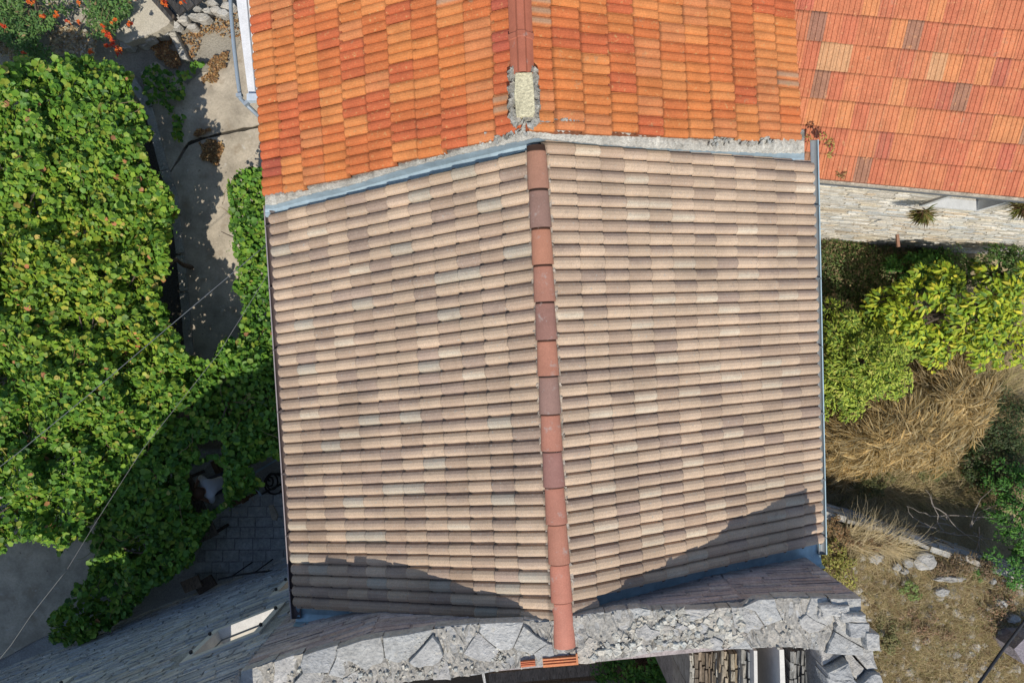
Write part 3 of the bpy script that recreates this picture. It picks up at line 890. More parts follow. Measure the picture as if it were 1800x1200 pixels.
# next stretches of the same face, behind the roof
pts = [cB, cK, cM, cN, cD]
MAU = [(.44, .36, .34), (.46, .39, .36), (.41, .35, .34), (.44, .38, .37), (.48, .42, .39)]
allw = B(); st = B()
for k in range(4):
    a2, c2 = pts[k], pts[k + 1]
    dd = Vector((c2.x - a2.x, c2.y - a2.y, 0)).normalized(); nn = Vector((dd.y, -dd.x, 0))
    za, zc = a2.z - .10, c2.z - .10; l2 = Vector((c2.x - a2.x, c2.y - a2.y, 0)).length
    zt = lambda s, za=za, zc=zc, l2=l2: za + (zc - za) * s / l2
    wb2, a3, d3, n3, L3 = wall_panel(plan(a2), plan(c2), -.3, zt, .55, [], (.42, .36, .345), (nn.x, nn.y))
    allw.add(wb2.v, wb2.f, wb2.c)
    f2 = face_stones(a3, d3, n3, L3, 3.6, zt, [], MAU, hh=(.05, .12), ll=(.2, .8), proud=(.002, .012), zmax=6.5)
    st.add(f2.v, f2.f, f2.c)
aw = link("wall", allw.mesh("wall", M_mortar), ruin, label="broken wall top behind the brown roof")
link("wall_stones", st.mesh("wall_stones", M_wallst), aw, kind='stuff')
# east arm and far walls of the ruin
b = B()
e0 = P(1450, 1150, 6.3); e1 = P(1545, 1150, 6.3)
def hexa(b, bot, top, z0, z1, colr):
    V = [(x, y, z0) for x, y in bot] + [(x, y, z1) for x, y in top]
    b.add(V, [(3, 2, 1, 0), (4, 5, 6, 7), (0, 1, 5, 4), (1, 2, 6, 5), (2, 3, 7, 6), (3, 0, 4, 7)], colr)
arm = [P2(1418, 1090, 6.3), P2(1516, 1062, 6.3), P2(1600, 1480, 6.3), P2(1490, 1480, 6.3)]
arm = [(3.50, -3.2), (3.90, -2.95), (4.35, -9.6), (3.8, -9.6)]
hexa(b, arm[::-1], arm[::-1], -.3, 6.2, (.30, .295, .28))
hexa(b, [(-7.5, -10.1), (4.4, -10.1), (4.4, -9.5), (-7.5, -9.5)], [(-7.5, -10.1), (4.4, -10.1), (4.4, -9.5), (-7.5, -9.5)], -.3, 7.6, (.32, .31, .30))
link("wall", b.mesh("wall", M_mortar), ruin, label="wall of the ruin running down out of the picture")

# slabs of the wall top: cells of a random division, mapped between the two edges of the wall
def voro(seeds, W_, H_, gap):
    cells = []
    for i, (sx, sy) in enumerate(seeds):
        poly = [(0, 0), (W_, 0), (W_, H_), (0, H_)]
        near = sorted(range(len(seeds)), key=lambda k: (seeds[k][0] - sx) ** 2 + (seeds[k][1] - sy) ** 2)[1:22]
        for k in near:
            ox, oy = seeds[k]; dx, dy = ox - sx, oy - sy; l = math.hypot(dx, dy)
            if l < 1e-6: continue
            mx, my = (sx + ox) / 2 - dx / l * gap / 2, (sy + oy) / 2 - dy / l * gap / 2
            new = []
            for q_ in range(len(poly)):
                p0, p1 = poly[q_], poly[(q_ + 1) % len(poly)]
                d0 = (p0[0] - mx) * dx + (p0[1] - my) * dy; d1 = (p1[0] - mx) * dx + (p1[1] - my) * dy
                if d0 <= 0: new.append(p0)
                if d0 * d1 < 0:
                    t = d0 / (d0 - d1); new.append((p0[0] + (p1[0] - p0[0]) * t, p0[1] + (p1[1] - p0[1]) * t))
            poly = new
            if len(poly) < 3: break
        if len(poly) >= 3: cells.append(poly)
    return cells

def slab(cell, mapf, z, th, colr, jit, parent, name="stone", m=None, tiltz=.0, sub=2, bevel=.06, noise_amp=.02):
    out = []
    n = len(cell)
    for i in range(n):
        p0, p1 = cell[i], cell[(i + 1) % n]
        for s_ in range(sub):
            t = s_ / sub; j = jit if s_ else jit * .5
            out.append((p0[0] + (p1[0] - p0[0]) * t + random.uniform(-j, j), p0[1] + (p1[1] - p0[1]) * t + random.uniform(-j, j)))
    cx = sum(p[0] for p in out) / len(out); cy_ = sum(p[1] for p in out) / len(out)
    m_ = len(out); V = []; tx, ty = random.uniform(-tiltz, tiltz), random.uniform(-tiltz, tiltz)
    rings = ((1.0, -th), (1.0, -.018), (1 - bevel, .0), (.55, noise_amp * random.uniform(.0, 1)))
    for sc, dz in rings:
        for (x, y) in out:
            p = mapf(cx + (x - cx) * sc, cy_ + (y - cy_) * sc)
            V.append(Vector((p[0], p[1], z + dz + tx * (x - cx) * .01 + ty * (y - cy_) * .01 + (random.uniform(-.3, 1) * noise_amp * .5 if dz > -.015 else 0))))
    p = mapf(cx, cy_); V.append(Vector((p[0], p[1], z + noise_amp * random.uniform(-.3, 1))))
    F = []
    for r in range(3):
        for i in range(m_): F.append((r * m_ + i, r * m_ + (i + 1) % m_, (r + 1) * m_ + (i + 1) % m_, (r + 1) * m_ + i))
    for i in range(m_): F.append((3 * m_ + i, 3 * m_ + (i + 1) % m_, 4 * m_))
    v0, v1, v2 = V[3 * m_], V[3 * m_ + 1], V[4 * m_]
    if (v1 - v0).cross(v2 - v0).z < 0: F = [f[::-1] for f in F]
    return link(name, mesh(name, V, F, m or M_stone, np.tile(colr, (len(V), 1))), parent)

inner = [(424, 1178), (504, 1153), (571, 1137), (650, 1118), (718, 1111), (776, 1101), (870, 1091), (913, 1088), (950, 1092), (1010, 1080), (1057, 1075), (1133, 1065), (1147, 1071), (1233, 1067), (1305, 1065), (1312, 1051), (1407, 1048), (1514, 1048)]
outer = [(424, 1260), (504, 1242), (600, 1220), (736, 1197), (820, 1190), (856, 1183), (915, 1173), (1018, 1166), (1059, 1164), (1102, 1156), (1154, 1145), (1212, 1142), (1287, 1139), (1385, 1138), (1440, 1143), (1514, 1150)]
ztp = [(424, 6.08), (504, 6.22), (571, 6.32), (650, 6.40), (718, 6.44), (1514, 6.44)]
def map_top(x, t):
    x, t = x + 7 * (mnoise.noise(Vector((x / 22, t * 4, 0))) + .6 * mnoise.noise(Vector((x / 9, t * 9, 3)))), t + .07 * mnoise.noise(Vector((x / 16, t * 5, 9))) * (1 if .05 < t < .95 else .3)
    x = min(max(x, 424), 1514)
    z = float(interp_line(ztp, x)); y = float(interp_line(inner, x)) * (1 - t) + float(interp_line(outer, x)) * t
    return P(x, y, z)
seeds = []
x = 455
while x < 1130:
    seeds.append((x + random.uniform(-6, 6), 27 + random.uniform(-5, 5))); x += random.uniform(46, 88)
x = 440
while x < 1150:
    seeds.append((x, 78 + random.uniform(-8, 12))); x += random.uniform(26, 60)
for xx in range(540, 1150, 95): seeds.append((xx + random.uniform(-30, 30), 55 + random.uniform(-6, 6)))
for k in range(34): seeds.append((random.uniform(1135, 1305), random.uniform(0, 100)))
for s_ in ((1345, 28), (1390, 18), (1440, 30), (1480, 16), (1495, 50), (1360, 74), (1410, 70), (1330, 85), (1385, 92), (1440, 78), (1470, 90), (1425, 55), (1320, 45)): seeds.append(s_)
seeds = [(sx - 424, sy) for sx, sy in seeds]
cells = voro(seeds, 1514 - 424, 100, 1.7)
stonec = [(.40, .395, .375), (.43, .42, .395), (.38, .38, .37), (.45, .43, .40), (.42, .41, .38), (.44, .425, .395)]
bed = B(); V = []; F = []
xs2 = np.arange(424, 1515, 4.0)
for i, x in enumerate(xs2):
    for t in (0.02, .14, .26, .38, .5, .62, .74, .86, .97):
        p = map_top(x, t); p.z += .004 + random.uniform(-.022, .018); V.append(p)
    for t in (.97,):
        p = map_top(x, t); p.z -= .9; V.append(p)
    if i:
        k = 10 * i
        for m_ in range(9): F.append((k + m_ - 10, k + m_ - 9, k + m_ + 1, k + m_))
bed.add(V, F, (.40, .375, .33))
cap = link("wall_bed", bed.mesh("wall_bed", M_mortar), ruin, label="rubble core showing along the top of the broken wall")
for c in cells:
    cx = sum(p[0] for p in c) / len(c) + 424; cyy = sum(p[1] for p in c) / len(c)
    zt = float(interp_line(ztp, cx)) + random.uniform(-.02, .05)
    small = 1135 < cx < 1305 or cyy > 68
    colr = jitc(random.choice(stonec), .07)
    if small and random.random() < .25: colr = jitc((.46, .42, .36), .06)
    slab(c, lambda x, y: plan(map_top(min(max(x + 424, 424), 1514), y / 100)), zt + (random.uniform(-.05, .0) if small else 0), .14, colr, 1.6 if not small else 2.0, cap, bevel=.04, tiltz=.03, noise_amp=.009)
def map_inv_patch(poly, z, n, size, name="rubble", colr=(.50, .475, .41)):
    return rubble_patch(poly, z, n, cap, name, colr, size, M_stone, 'stuff', .026)
zt_f = lambda x, y: float(interp_line(ztp, x)) + .005
map_inv_patch([(1135, 1070), (1305, 1072), (1305, 1132), (1150, 1138), (1020, 1160), (1020, 1140), (1100, 1110)], zt_f, 330, (.015, .10))
map_inv_patch([(430, 1180), (650, 1122), (950, 1094), (1010, 1084), (1140, 1070), (1140, 1150), (950, 1172), (740, 1195), (500, 1235), (430, 1250)], zt_f, 170, (.010, .035))
map_inv_patch([(1305, 1068), (1510, 1052), (1510, 1140), (1305, 1138)], zt_f, 50, (.012, .04))
map_inv_patch([(470, 1175), (560, 1160), (735, 1165), (900, 1150), (905, 1172), (740, 1192), (500, 1230)], zt_f, 160, (.015, .06))
map_inv_patch([(868, 1100), (880, 1100), (884, 1160), (868, 1160)], zt_f, 60, (.015, .05))
# east arm slabs, stepping up towards the camera side
def map_arm(u, v):   # u 0..100 across, v 0..300 down
    t = v / 300
    x0 = 1425 + 60 * t; x1 = 1516 + 60 * t
    return (x0 + (x1 - x0) * u / 100, 1052 + 300 * t)
seeds = [(random.uniform(5, 95), random.uniform(88, 290)) for _ in range(20)]
seeds = []
for v in range(100, 300, 24):
    seeds += [(22 + random.uniform(-10, 10), v + random.uniform(-6, 6)), (74 + random.uniform(-12, 12), v + random.uniform(-8, 8))]
cells = voro(seeds, 100, 300, 3)
for c in cells:
    cyy = sum(p[1] for p in c) / len(c)
    c = [(x, max(y, 88)) for x, y in c]
    zt = 6.38 + max(0, cyy - 90) * .0006 + random.uniform(-.05, .12)
    slab(c, lambda x, y, zt=zt: plan(P(*map_arm(x, y), 6.4)), zt, .3, jitc(random.choice(stonec), .07), 2.2, cap, bevel=.05, tiltz=.08)
# raised ledges on the corner
for (x, y, w_, h_, dz) in ((1462, 1068, 52, 22, .10), (1492, 1078, 44, 16, .13), (1500, 1098, 36, 26, .14), (1445, 1075, 22, 20, .06), (1522, 1118, 24, 30, .16)):
    c = [(x - w_ / 2, y - h_ / 2), (x + w_ / 2, y - h_ / 2 + 2), (x + w_ / 2 + 2, y + h_ / 2), (x - w_ / 2 + 3, y + h_ / 2)]
    slab(c, lambda x, y: P2(x, y, 6.45), 6.43 + dz, .2, jitc(random.choice(stonec), .06), 2.0, cap, bevel=.06, sub=3)
# broken clay tiles bedded on the outer edge
for (x, y, w_, h_, colr, r) in ((928, 1165, 26, 10, (.55, .17, .08), -.09), (985, 1161, 62, 16, (.62, .24, .11), -.08)):
    b = B(); rot = Matrix.Rotation(-r, 3, 'Z'); s_ = 7.55 / 1200
    b.box(P(x, y, 6.46), (w_ * s_, h_ * s_, .03), rot, colr)
    for o in (-.30, 0, .32): b.box(P(x, y, 6.48) + rot @ Vector((0, o * h_ * s_, 0)), (w_ * s_ * .98, .010, .018), rot, tuple(k * 1.05 for k in colr))
    if w_ > 40: b.box(P(x, y, 6.485) + rot @ Vector((w_ * s_ * .47, .01, 0)), (.02, h_ * s_ * 1.15, .03), rot, colr)
    link("clay_tile", b.mesh("clay_tile", M_orange), cap)

# old timbers and jamb stones on the lit inner side
def timber(x0, x1, y0, y1, z, colr, parent, name, zz=.9, strips=6):
    b = B(); x = x0
    while x < x1:
        w_ = random.uniform(2.5, 8); y = y0 + random.uniform(-3, 4); lean_ = random.uniform(-.02, .06); zt_ = z + random.uniform(-.09, .03); c_ = jitc(colr, .38)
        if random.random() < .18: c_ = (.50, .47, .40)
        while y < y1:
            h_ = random.uniform(10, 38)
            p = P(x + (y - y0) * lean_ + w_ / 2, y + h_ / 2, zt_)
            b.box(p + Vector((0, 0, -zz / 2)), (w_ * .0069, h_ * .0069, zz + random.uniform(-.03, .03)), Matrix.Rotation(-lean_ + random.uniform(-.03, .03), 3, 'Z'), jitc(c_, .15), taper=.12, jit=.006); y += h_ * .97
        x += w_ * .93
    return link(name, b.mesh(name, M_wood), parent)
b = B(); b.prism([P2(1214, 1150, 5.5), P2(1440, 1146, 5.5), P2(1448, 1295, 5.5), P2(1216, 1295, 5.5)], -.3, 5.0, (.33, .31, .28)); link("inner_wall", b.mesh("inner_wall", M_mortar), ruin)
timber(1212, 1262, 1146, 1290, 5.6, (.27, .22, .165), ruin, "timber", strips=5)
timber(1264, 1296, 1146, 1290, 5.75, (.36, .31, .23), ruin, "timber", strips=4)
timber(1298, 1326, 1142, 1290, 5.85, (.30, .29, .27), ruin, "timber", strips=3)
timber(1388, 1438, 1142, 1290, 5.8, (.31, .30, .28), ruin, "timber", strips=5)
b = B(); b.prism([P2(1325, 1143, 6.0), P2(1331, 1143, 6.0), P2(1333, 1290, 6.0), P2(1327, 1290, 6.0)], 4.5, 6.0, (.62, .60, .55)); link("jamb", b.mesh("jamb", M_paint), ruin, label="pale jamb stone")
b = B(); b.prism([P2(1370, 1141, 6.1), P2(1378, 1141, 6.1), P2(1384, 1290, 6.1), P2(1374, 1290, 6.1)], 4.5, 6.1, (.64, .62, .57)); link("jamb", b.mesh("jamb", M_paint), ruin, label="pale jamb stone")
b = B(); b.prism([P2(1326, 1141, 5.2), P2(1376, 1141, 5.2), P2(1380, 1290, 5.2), P2(1328, 1290, 5.2)], 5.0, 5.2, (.17, .18, .19)); link("window_ledge", b.mesh("window_ledge", M_mortar), ruin)
for k, (x, y) in enumerate(((1334, 1152), (1340, 1165), (1352, 1172), (1362, 1168), (1358, 1185), (1345, 1190), (1368, 1180), (1366, 1155))):
    b = B(); r = Matrix.Rotation(random.uniform(0, 3), 3, 'Z') @ Matrix.Rotation(random.uniform(-.4, .4), 3, 'X')
    b.box(P(x, y, 5.27), (random.uniform(.06, .11), random.uniform(.05, .08), .016), r, jitc((.45, .10, .06), .2), jit=.01)
    link("tile_shard", b.mesh("tile_shard", M_orange), ruin)
blob_later = True
# fallen beams inside the ruin
for (x0, y0, x1, y1, z, w_) in ((860, 1190, 1075, 1170, .9, .22), (905, 1210, 1250, 1188, .5, .2), (846, 1165, 858, 1230, 4.2, .035)):
    b = B(); b.bar(P(x0, y0, z), P(x1, y1, z), w_, w_ * .7, (.30, .26, .21) if w_ > .1 else (.6, .6, .58)); link("fallen_beam", b.mesh("fallen_beam", M_wood), ruin)

# ------------------------------------------------------------------ courtyard on the left
def flat_slab(name, poly, z, th, colr, m, label=None, kind=None, parent=None, jit=1.5, sub=4, cat=None):
    out = []
    for i in range(len(poly)):
        p0, p1 = poly[i], poly[(i + 1) % len(poly)]
        for s_ in range(sub):
            t = s_ / sub; j = jit if s_ else 0
            out.append((p0[0] + (p1[0] - p0[0]) * t + random.uniform(-j, j), p0[1] + (p1[1] - p0[1]) * t + random.uniform(-j, j)))
    b = B(); b.prism([P2(x, y, z) for x, y in out], z - th, z, colr)
    return link(name, b.mesh(name, m), parent, kind=kind, label=label, cat=cat)
flat_slab("courtyard_pavement", [(247, 128), (275, 108), (330, 150), (352, 128), (400, 118), (430, 60), (520, 60), (520, 212), (455, 219), (400, 230), (352, 241), (330, 250), (300, 300), (292, 300), (266, 190)], .03, .2, (1, 1, 1), M_conc, kind='structure')
flat_slab("courtyard_pavement", [(354, 247), (402, 236), (455, 225), (560, 222), (600, 640), (336, 645), (330, 590), (322, 480), (308, 350), (299, 306), (332, 256)], .035, .2, (1, 1, 1), M_conc, kind='structure')
flat_slab("courtyard_pavement", [(-60, 930), (230, 900), (170, 960), (150, 1050), (95, 1110), (-60, 1190)], .03, .2, (.95, .93, .95), M_conc, kind='structure')
flat_slab("path", [(233, -40), (270, -20), (300, 27), (298, 40), (273, 57), (225, 76), (205, 68), (198, 57), (210, 40)], .5, .2, (1, 1, 1), mat("pale_concrete", base=(.52, .47, .38), var=.1, bump=.3), kind='structure')
# edging wall beside the pit
lw = thing("edging_wall", "low rough kerb wall between the vine trellis pit and the courtyard slabs", "wall", tuple(P(305, 345)))
for i in range(len(ledge) - 1):
    a = Vector((*ledge[i], 0)); c = Vector((*ledge[i + 1], 0)); n = max(1, int((c - a).length / .35))
    for k in range(n):
        p, q_ = a.lerp(c, k / n), a.lerp(c, (k + 1) / n - .01); b = B()
        b.bar(p + Vector((.02, 0, -.55 + random.uniform(0, .03))), q_ + Vector((.02, 0, -.55)), .17, 1.25, jitc((.36, .34, .30), .12))
        link("stone", b.mesh("stone", M_wallst), lw)
# slab paving in the shade by the house
pv = link("paving", mesh("paving", [P(370, 860, .012), P(560, 860, .012), P(560, 1010, .012), P(340, 1020, .012)], [(0, 3, 2, 1)], M_mortar, np.tile((.28, .28, .27), (4, 1))), kind='structure')
r_ = 0; y = 868
while y < 1015:
    x = 372 - (y - 868) * .25 + (13 if r_ % 2 else 0); hh_ = random.uniform(17, 23)
    while x < 560:
        wd = random.uniform(22, 34)
        b = B(); b.prism([P2(x + 1 + random.uniform(-.6, .6), y + 1, .03), P2(x + wd - 1, y + 1 - wd * .03, .03), P2(x + wd - 1.2, y + hh_ - 1 - wd * .03, .03), P2(x + .6, y + hh_ - 1, .03)], 0.0, .024 + random.uniform(-.004, .004), jitc((.42, .43, .42), .10))
        link("paving_slab", b.mesh("paving_slab", M_stone), pv); x += wd
    y += hh_; r_ += 1
b = B(); b.prism([P2(x, y, .05) for x, y in ((472, 889), (480, 887), (489, 905), (486, 915), (478, 914))], .03, .06, (.42, .38, .40), .1)
props(link("concrete_patch", b.mesh("concrete_patch", M_conc)), "small pale mortar block lying on the shaded paving slabs", "block")

# stub wall, rubble edging, plank deck at the top left
sw_ = thing("stub_wall", "short stone kerb jutting into the dry leaf litter", "wall", tuple(P(312, 90)))
for k in range(5):
    t = k / 5; c = [(296 + 24 * t, 56 + 50 * t), (308 + 24 * t, 56 + 50 * t), (312 + 24 * t, 66 + 50 * t), (300 + 24 * t, 66 + 50 * t)]
    slab(c, lambda x, y: P2(x, y, .2), .22 + random.uniform(-.02, .02), .25, jitc((.46, .43, .37), .1), .8, sw_)
rbw = thing("rubble_wall", "low dry stone edging of rough grey stones above the leaf litter", "wall", tuple(P(330, 40)))
line = [(205, 84), (225, 80), (245, 72), (262, 68), (280, 56), (292, 48), (306, 44), (322, 36), (334, 44), (340, 28), (356, 30), (362, 18), (378, 16), (392, 22), (398, 8), (318, 28), (345, 14), (372, 4)]
for k, (x, y) in enumerate(line):
    s_ = random.uniform(7, 12); n = random.randint(5, 7)
    c = [(x + math.cos(2 * math.pi * i / n) * s_ * random.uniform(.8, 1.35), y + math.sin(2 * math.pi * i / n) * s_ * random.uniform(.5, .8)) for i in range(n)]
    slab(c, lambda x, y: P2(x, y, .30), .30 + random.uniform(-.05, .08), .2, jitc((.50, .48, .44), .1), .8, rbw, bevel=.16, noise_amp=.015)
deck = thing("plank_deck", "grey weathered plank deck at the top left edge", "deck", tuple(P(325, 5)))
for k in range(7):
    x0 = 268 + k * 16.5; y0 = 0 - k * 9
    b = B(); b.bar(P(x0 - 22, y0 - 34, .75), P(x0 + 38 - k * 1.5, y0 + 33 - k * .2, .75), .175, .04, jitc((.085, .08, .075), .2)); link("plank", b.mesh("plank", M_wood), deck)
b = B(); b.bar(P(262, -22, .85), P(309, 35, .85), .07, .09, (.03, .025, .022)); link("frame", b.mesh("frame", M_wood), deck)

# rail, planks at the wall foot
rail = thing("handrail", "thin black rail along the foot of the shaded stone wall", "handrail", tuple(P(440, 1010)))
b = B(); b.tube([P(383, 1018, .9), P(420, 1010, .9), P(455, 1005, .9), P(501, 1001, .9)], .018, 6, (.015, .015, .015)); link("rail", b.mesh("rail", M_gutter), rail)
for x, y in ((408, 1012), (447, 1006), (488, 1002)):
    b = B(); b.tube([P(x, y, .9), Vector((P(x, y, .9).x + .05, P(x, y, .9).y - .02, 0.02))], .014, 6, (.02, .02, .02)); link("post", b.mesh("post", M_gutter), rail)
for k, (x0, y0, x1, y1, colr, lb) in enumerate(((322, 1032, 352, 1020, (.26, .19, .13), "pale brown board leaning at the foot of the shaded wall"), (346, 1036, 376, 1018, (.12, .085, .06), "dark brown board beside the pale one at the wall foot"))):
    b = B(); b.bar(P(x0, y0, .4), P(x1, y1, .5), .24, .04, colr); props(link("board", b.mesh("board", M_wood)), lb, "board")

# ------------------------------------------------------------------ cables
def cable(pts, r, colr, label, cat="cable", m=None, sag=0.0):
    b = B(); PP = []
    for i in range(len(pts) - 1):
        a = P(*pts[i]); c = P(*pts[i + 1])
        for k in range(6): PP.append(a.lerp(c, k / 6))
    PP.append(P(*pts[-1])); b.tube(PP, r, 6, colr)
    return props(link("overhead_cable", b.mesh("overhead_cable", M_gutter, True)), label, cat)
cable([(468, 430, 4.8), (290, 580, 4.55), (160, 690, 4.5), (30, 797, 4.55), (-80, 880, 4.7)], .006, (.07, .08, .09), "upper grey cable crossing the sunlit vine leaves from the left gutter")
cable([(478, 470, 4.8), (385, 620, 4.5), (250, 790, 4.3), (170, 915, 4.25), (118, 1000, 4.3)], .0035, (.12, .12, .12), "lower pale cable slanting down past the paved corner at lower left")
cable([(118, 1000, 4.3), (55, 1080, 4.35), (20, 1132, 4.4), (-60, 1230, 4.5)], .008, (.05, .06, .065), "dark end of cable over the shaded concrete at lower left")
cable([(1850, 1030, 5.2), (1800, 1092, 5.1), (1760, 1145, 5.1), (1700, 1230, 5.2)], .020, (.02, .02, .022), "thick black cable across the bottom right corner")

# ------------------------------------------------------------------ foliage
def leaf_grape():
    ang = [90, 128, 150, 190, 218, 262, 278, 322, 350, 30, 52]
    rad = [1.0, .80, .92, .80, .86, .62, .62, .86, .80, .92, .80]
    V = [(0, .05, -.10)]
    for a_, r in zip(ang, rad):
        x = math.cos(math.radians(a_)) * r * .5; y = math.sin(math.radians(a_)) * r * .5
        V.append((x, y, .10 * abs(x) - .16 * r * r * .5))
    n = len(ang); F = [(0, 1 + i, 1 + (i + 1) % n) for i in range(n)]
    return np.array(V), np.array(F)
def leaf_round():
    V = [(0, 0, -.05)]; n = 7
    for k in range(n):
        a_ = 2 * math.pi * k / n + .4; r = .5 * (1 if k % 2 else .9); V.append((math.cos(a_) * r, math.sin(a_) * r * 1.05, .03 * math.cos(2 * a_)))
    return np.array(V), np.array([(0, 1 + i, 1 + (i + 1) % n) for i in range(n)])
def leaf_long(w=.30):
    V = [(0, 0, 0), (-w * .5, .28, .05), (0, .30, -.03), (w * .5, .28, .05), (-w * .42, .65, .03), (0, .66, -.05), (w * .42, .65, .03), (0, 1.0, -.12)]
    F = [(0, 2, 1), (0, 3, 2), (1, 2, 5), (1, 5, 4), (2, 3, 6), (2, 6, 5), (4, 5, 7), (5, 6, 7)]
    return np.array(V, float), np.array(F)
LG, LR, LN = leaf_grape(), leaf_round(), leaf_long()
LSM = (np.array([(0, 0, 0), (-.22, .45, .05), (.22, .45, .05), (0, 1, -.08), (0, .45, -.03)], float), np.array([(0, 4, 1), (0, 2, 4), (1, 4, 3), (4, 2, 3)]))

def frames(nrm, az_):
    z = nrm / np.linalg.norm(nrm, axis=1, keepdims=True)
    h = np.stack([np.cos(az_), np.sin(az_), np.zeros_like(az_)], 1)
    y = h - (h * z).sum(1, keepdims=True) * z; y /= np.linalg.norm(y, axis=1, keepdims=True) + 1e-9
    x = np.cross(y, z)
    return x, y, z
def leaf_cloud(name, P_, nrm, size, cols, tmpl, m, parent, kind='stuff', az_=None, **kw):
    TV, TF_ = tmpl; N_ = len(P_); K = len(TV)
    az_ = rng.uniform(0, 2 * np.pi, N_) if az_ is None else az_
    x, y, z = frames(nrm, az_)
    V = P_[:, None, :] + size[:, None, None] * (TV[None, :, 0:1] * x[:, None, :] + TV[None, :, 1:2] * y[:, None, :] + TV[None, :, 2:3] * z[:, None, :])
    F = (TF_[None] + (np.arange(N_) * K)[:, None, None]).reshape(-1, 3)
    me = bpy.data.meshes.new(name)
    me.vertices.add(N_ * K); me.vertices.foreach_set("co", V.reshape(-1).astype(np.float32))
    me.loops.add(F.size); me.loops.foreach_set("vertex_index", F.ravel().astype(np.int32))
    me.polygons.add(len(F)); me.polygons.foreach_set("loop_start", np.arange(0, F.size, 3, dtype=np.int32))
    a = me.color_attributes.new("Col", 'FLOAT_COLOR', 'POINT')
    cc = np.ones((N_, K, 4), np.float32); cc[:, :, :3] = cols[:, None, :]
    a.data.foreach_set("color", cc.ravel()); me.materials.append(m); me.update(calc_edges=True)
    return link(name, me, parent, kind=kind, **kw)
def single_leaves(parent, name, P_, nrm, size, cols, tmpl, m, az_=None):
    TV, TF_ = tmpl
    me = mesh(name, TV, TF_, m, np.ones((len(TV), 3)))
    az_ = rng.uniform(0, 2 * np.pi, len(P_)) if az_ is None else az_
    x, y, z = frames(nrm, az_)
    for i in range(len(P_)):
        Mx = Matrix(((x[i][0] * size[i], y[i][0] * size[i], z[i][0] * size[i], P_[i][0]), (x[i][1] * size[i], y[i][1] * size[i], z[i][1] * size[i], P_[i][1]),
                     (x[i][2] * size[i], y[i][2] * size[i], z[i][2] * size[i], P_[i][2]), (0, 0, 0, 1)))
        link(name, me, parent, Mx, color=cols[i])
def in_img(pts):
    h = HC - pts[:, 2]; return 900 + pts[:, 0] / h * 1200, 600 - pts[:, 1] / h * 1200
def pick_cols(n, pal, wts, jit=.12):
    pal = np.array(pal); k = rng.choice(len(pal), n, p=np.array(wts) / sum(wts))
    return pal[k] * (1 + rng.normal(0, jit, (n, 1))).clip(.5, 1.6)

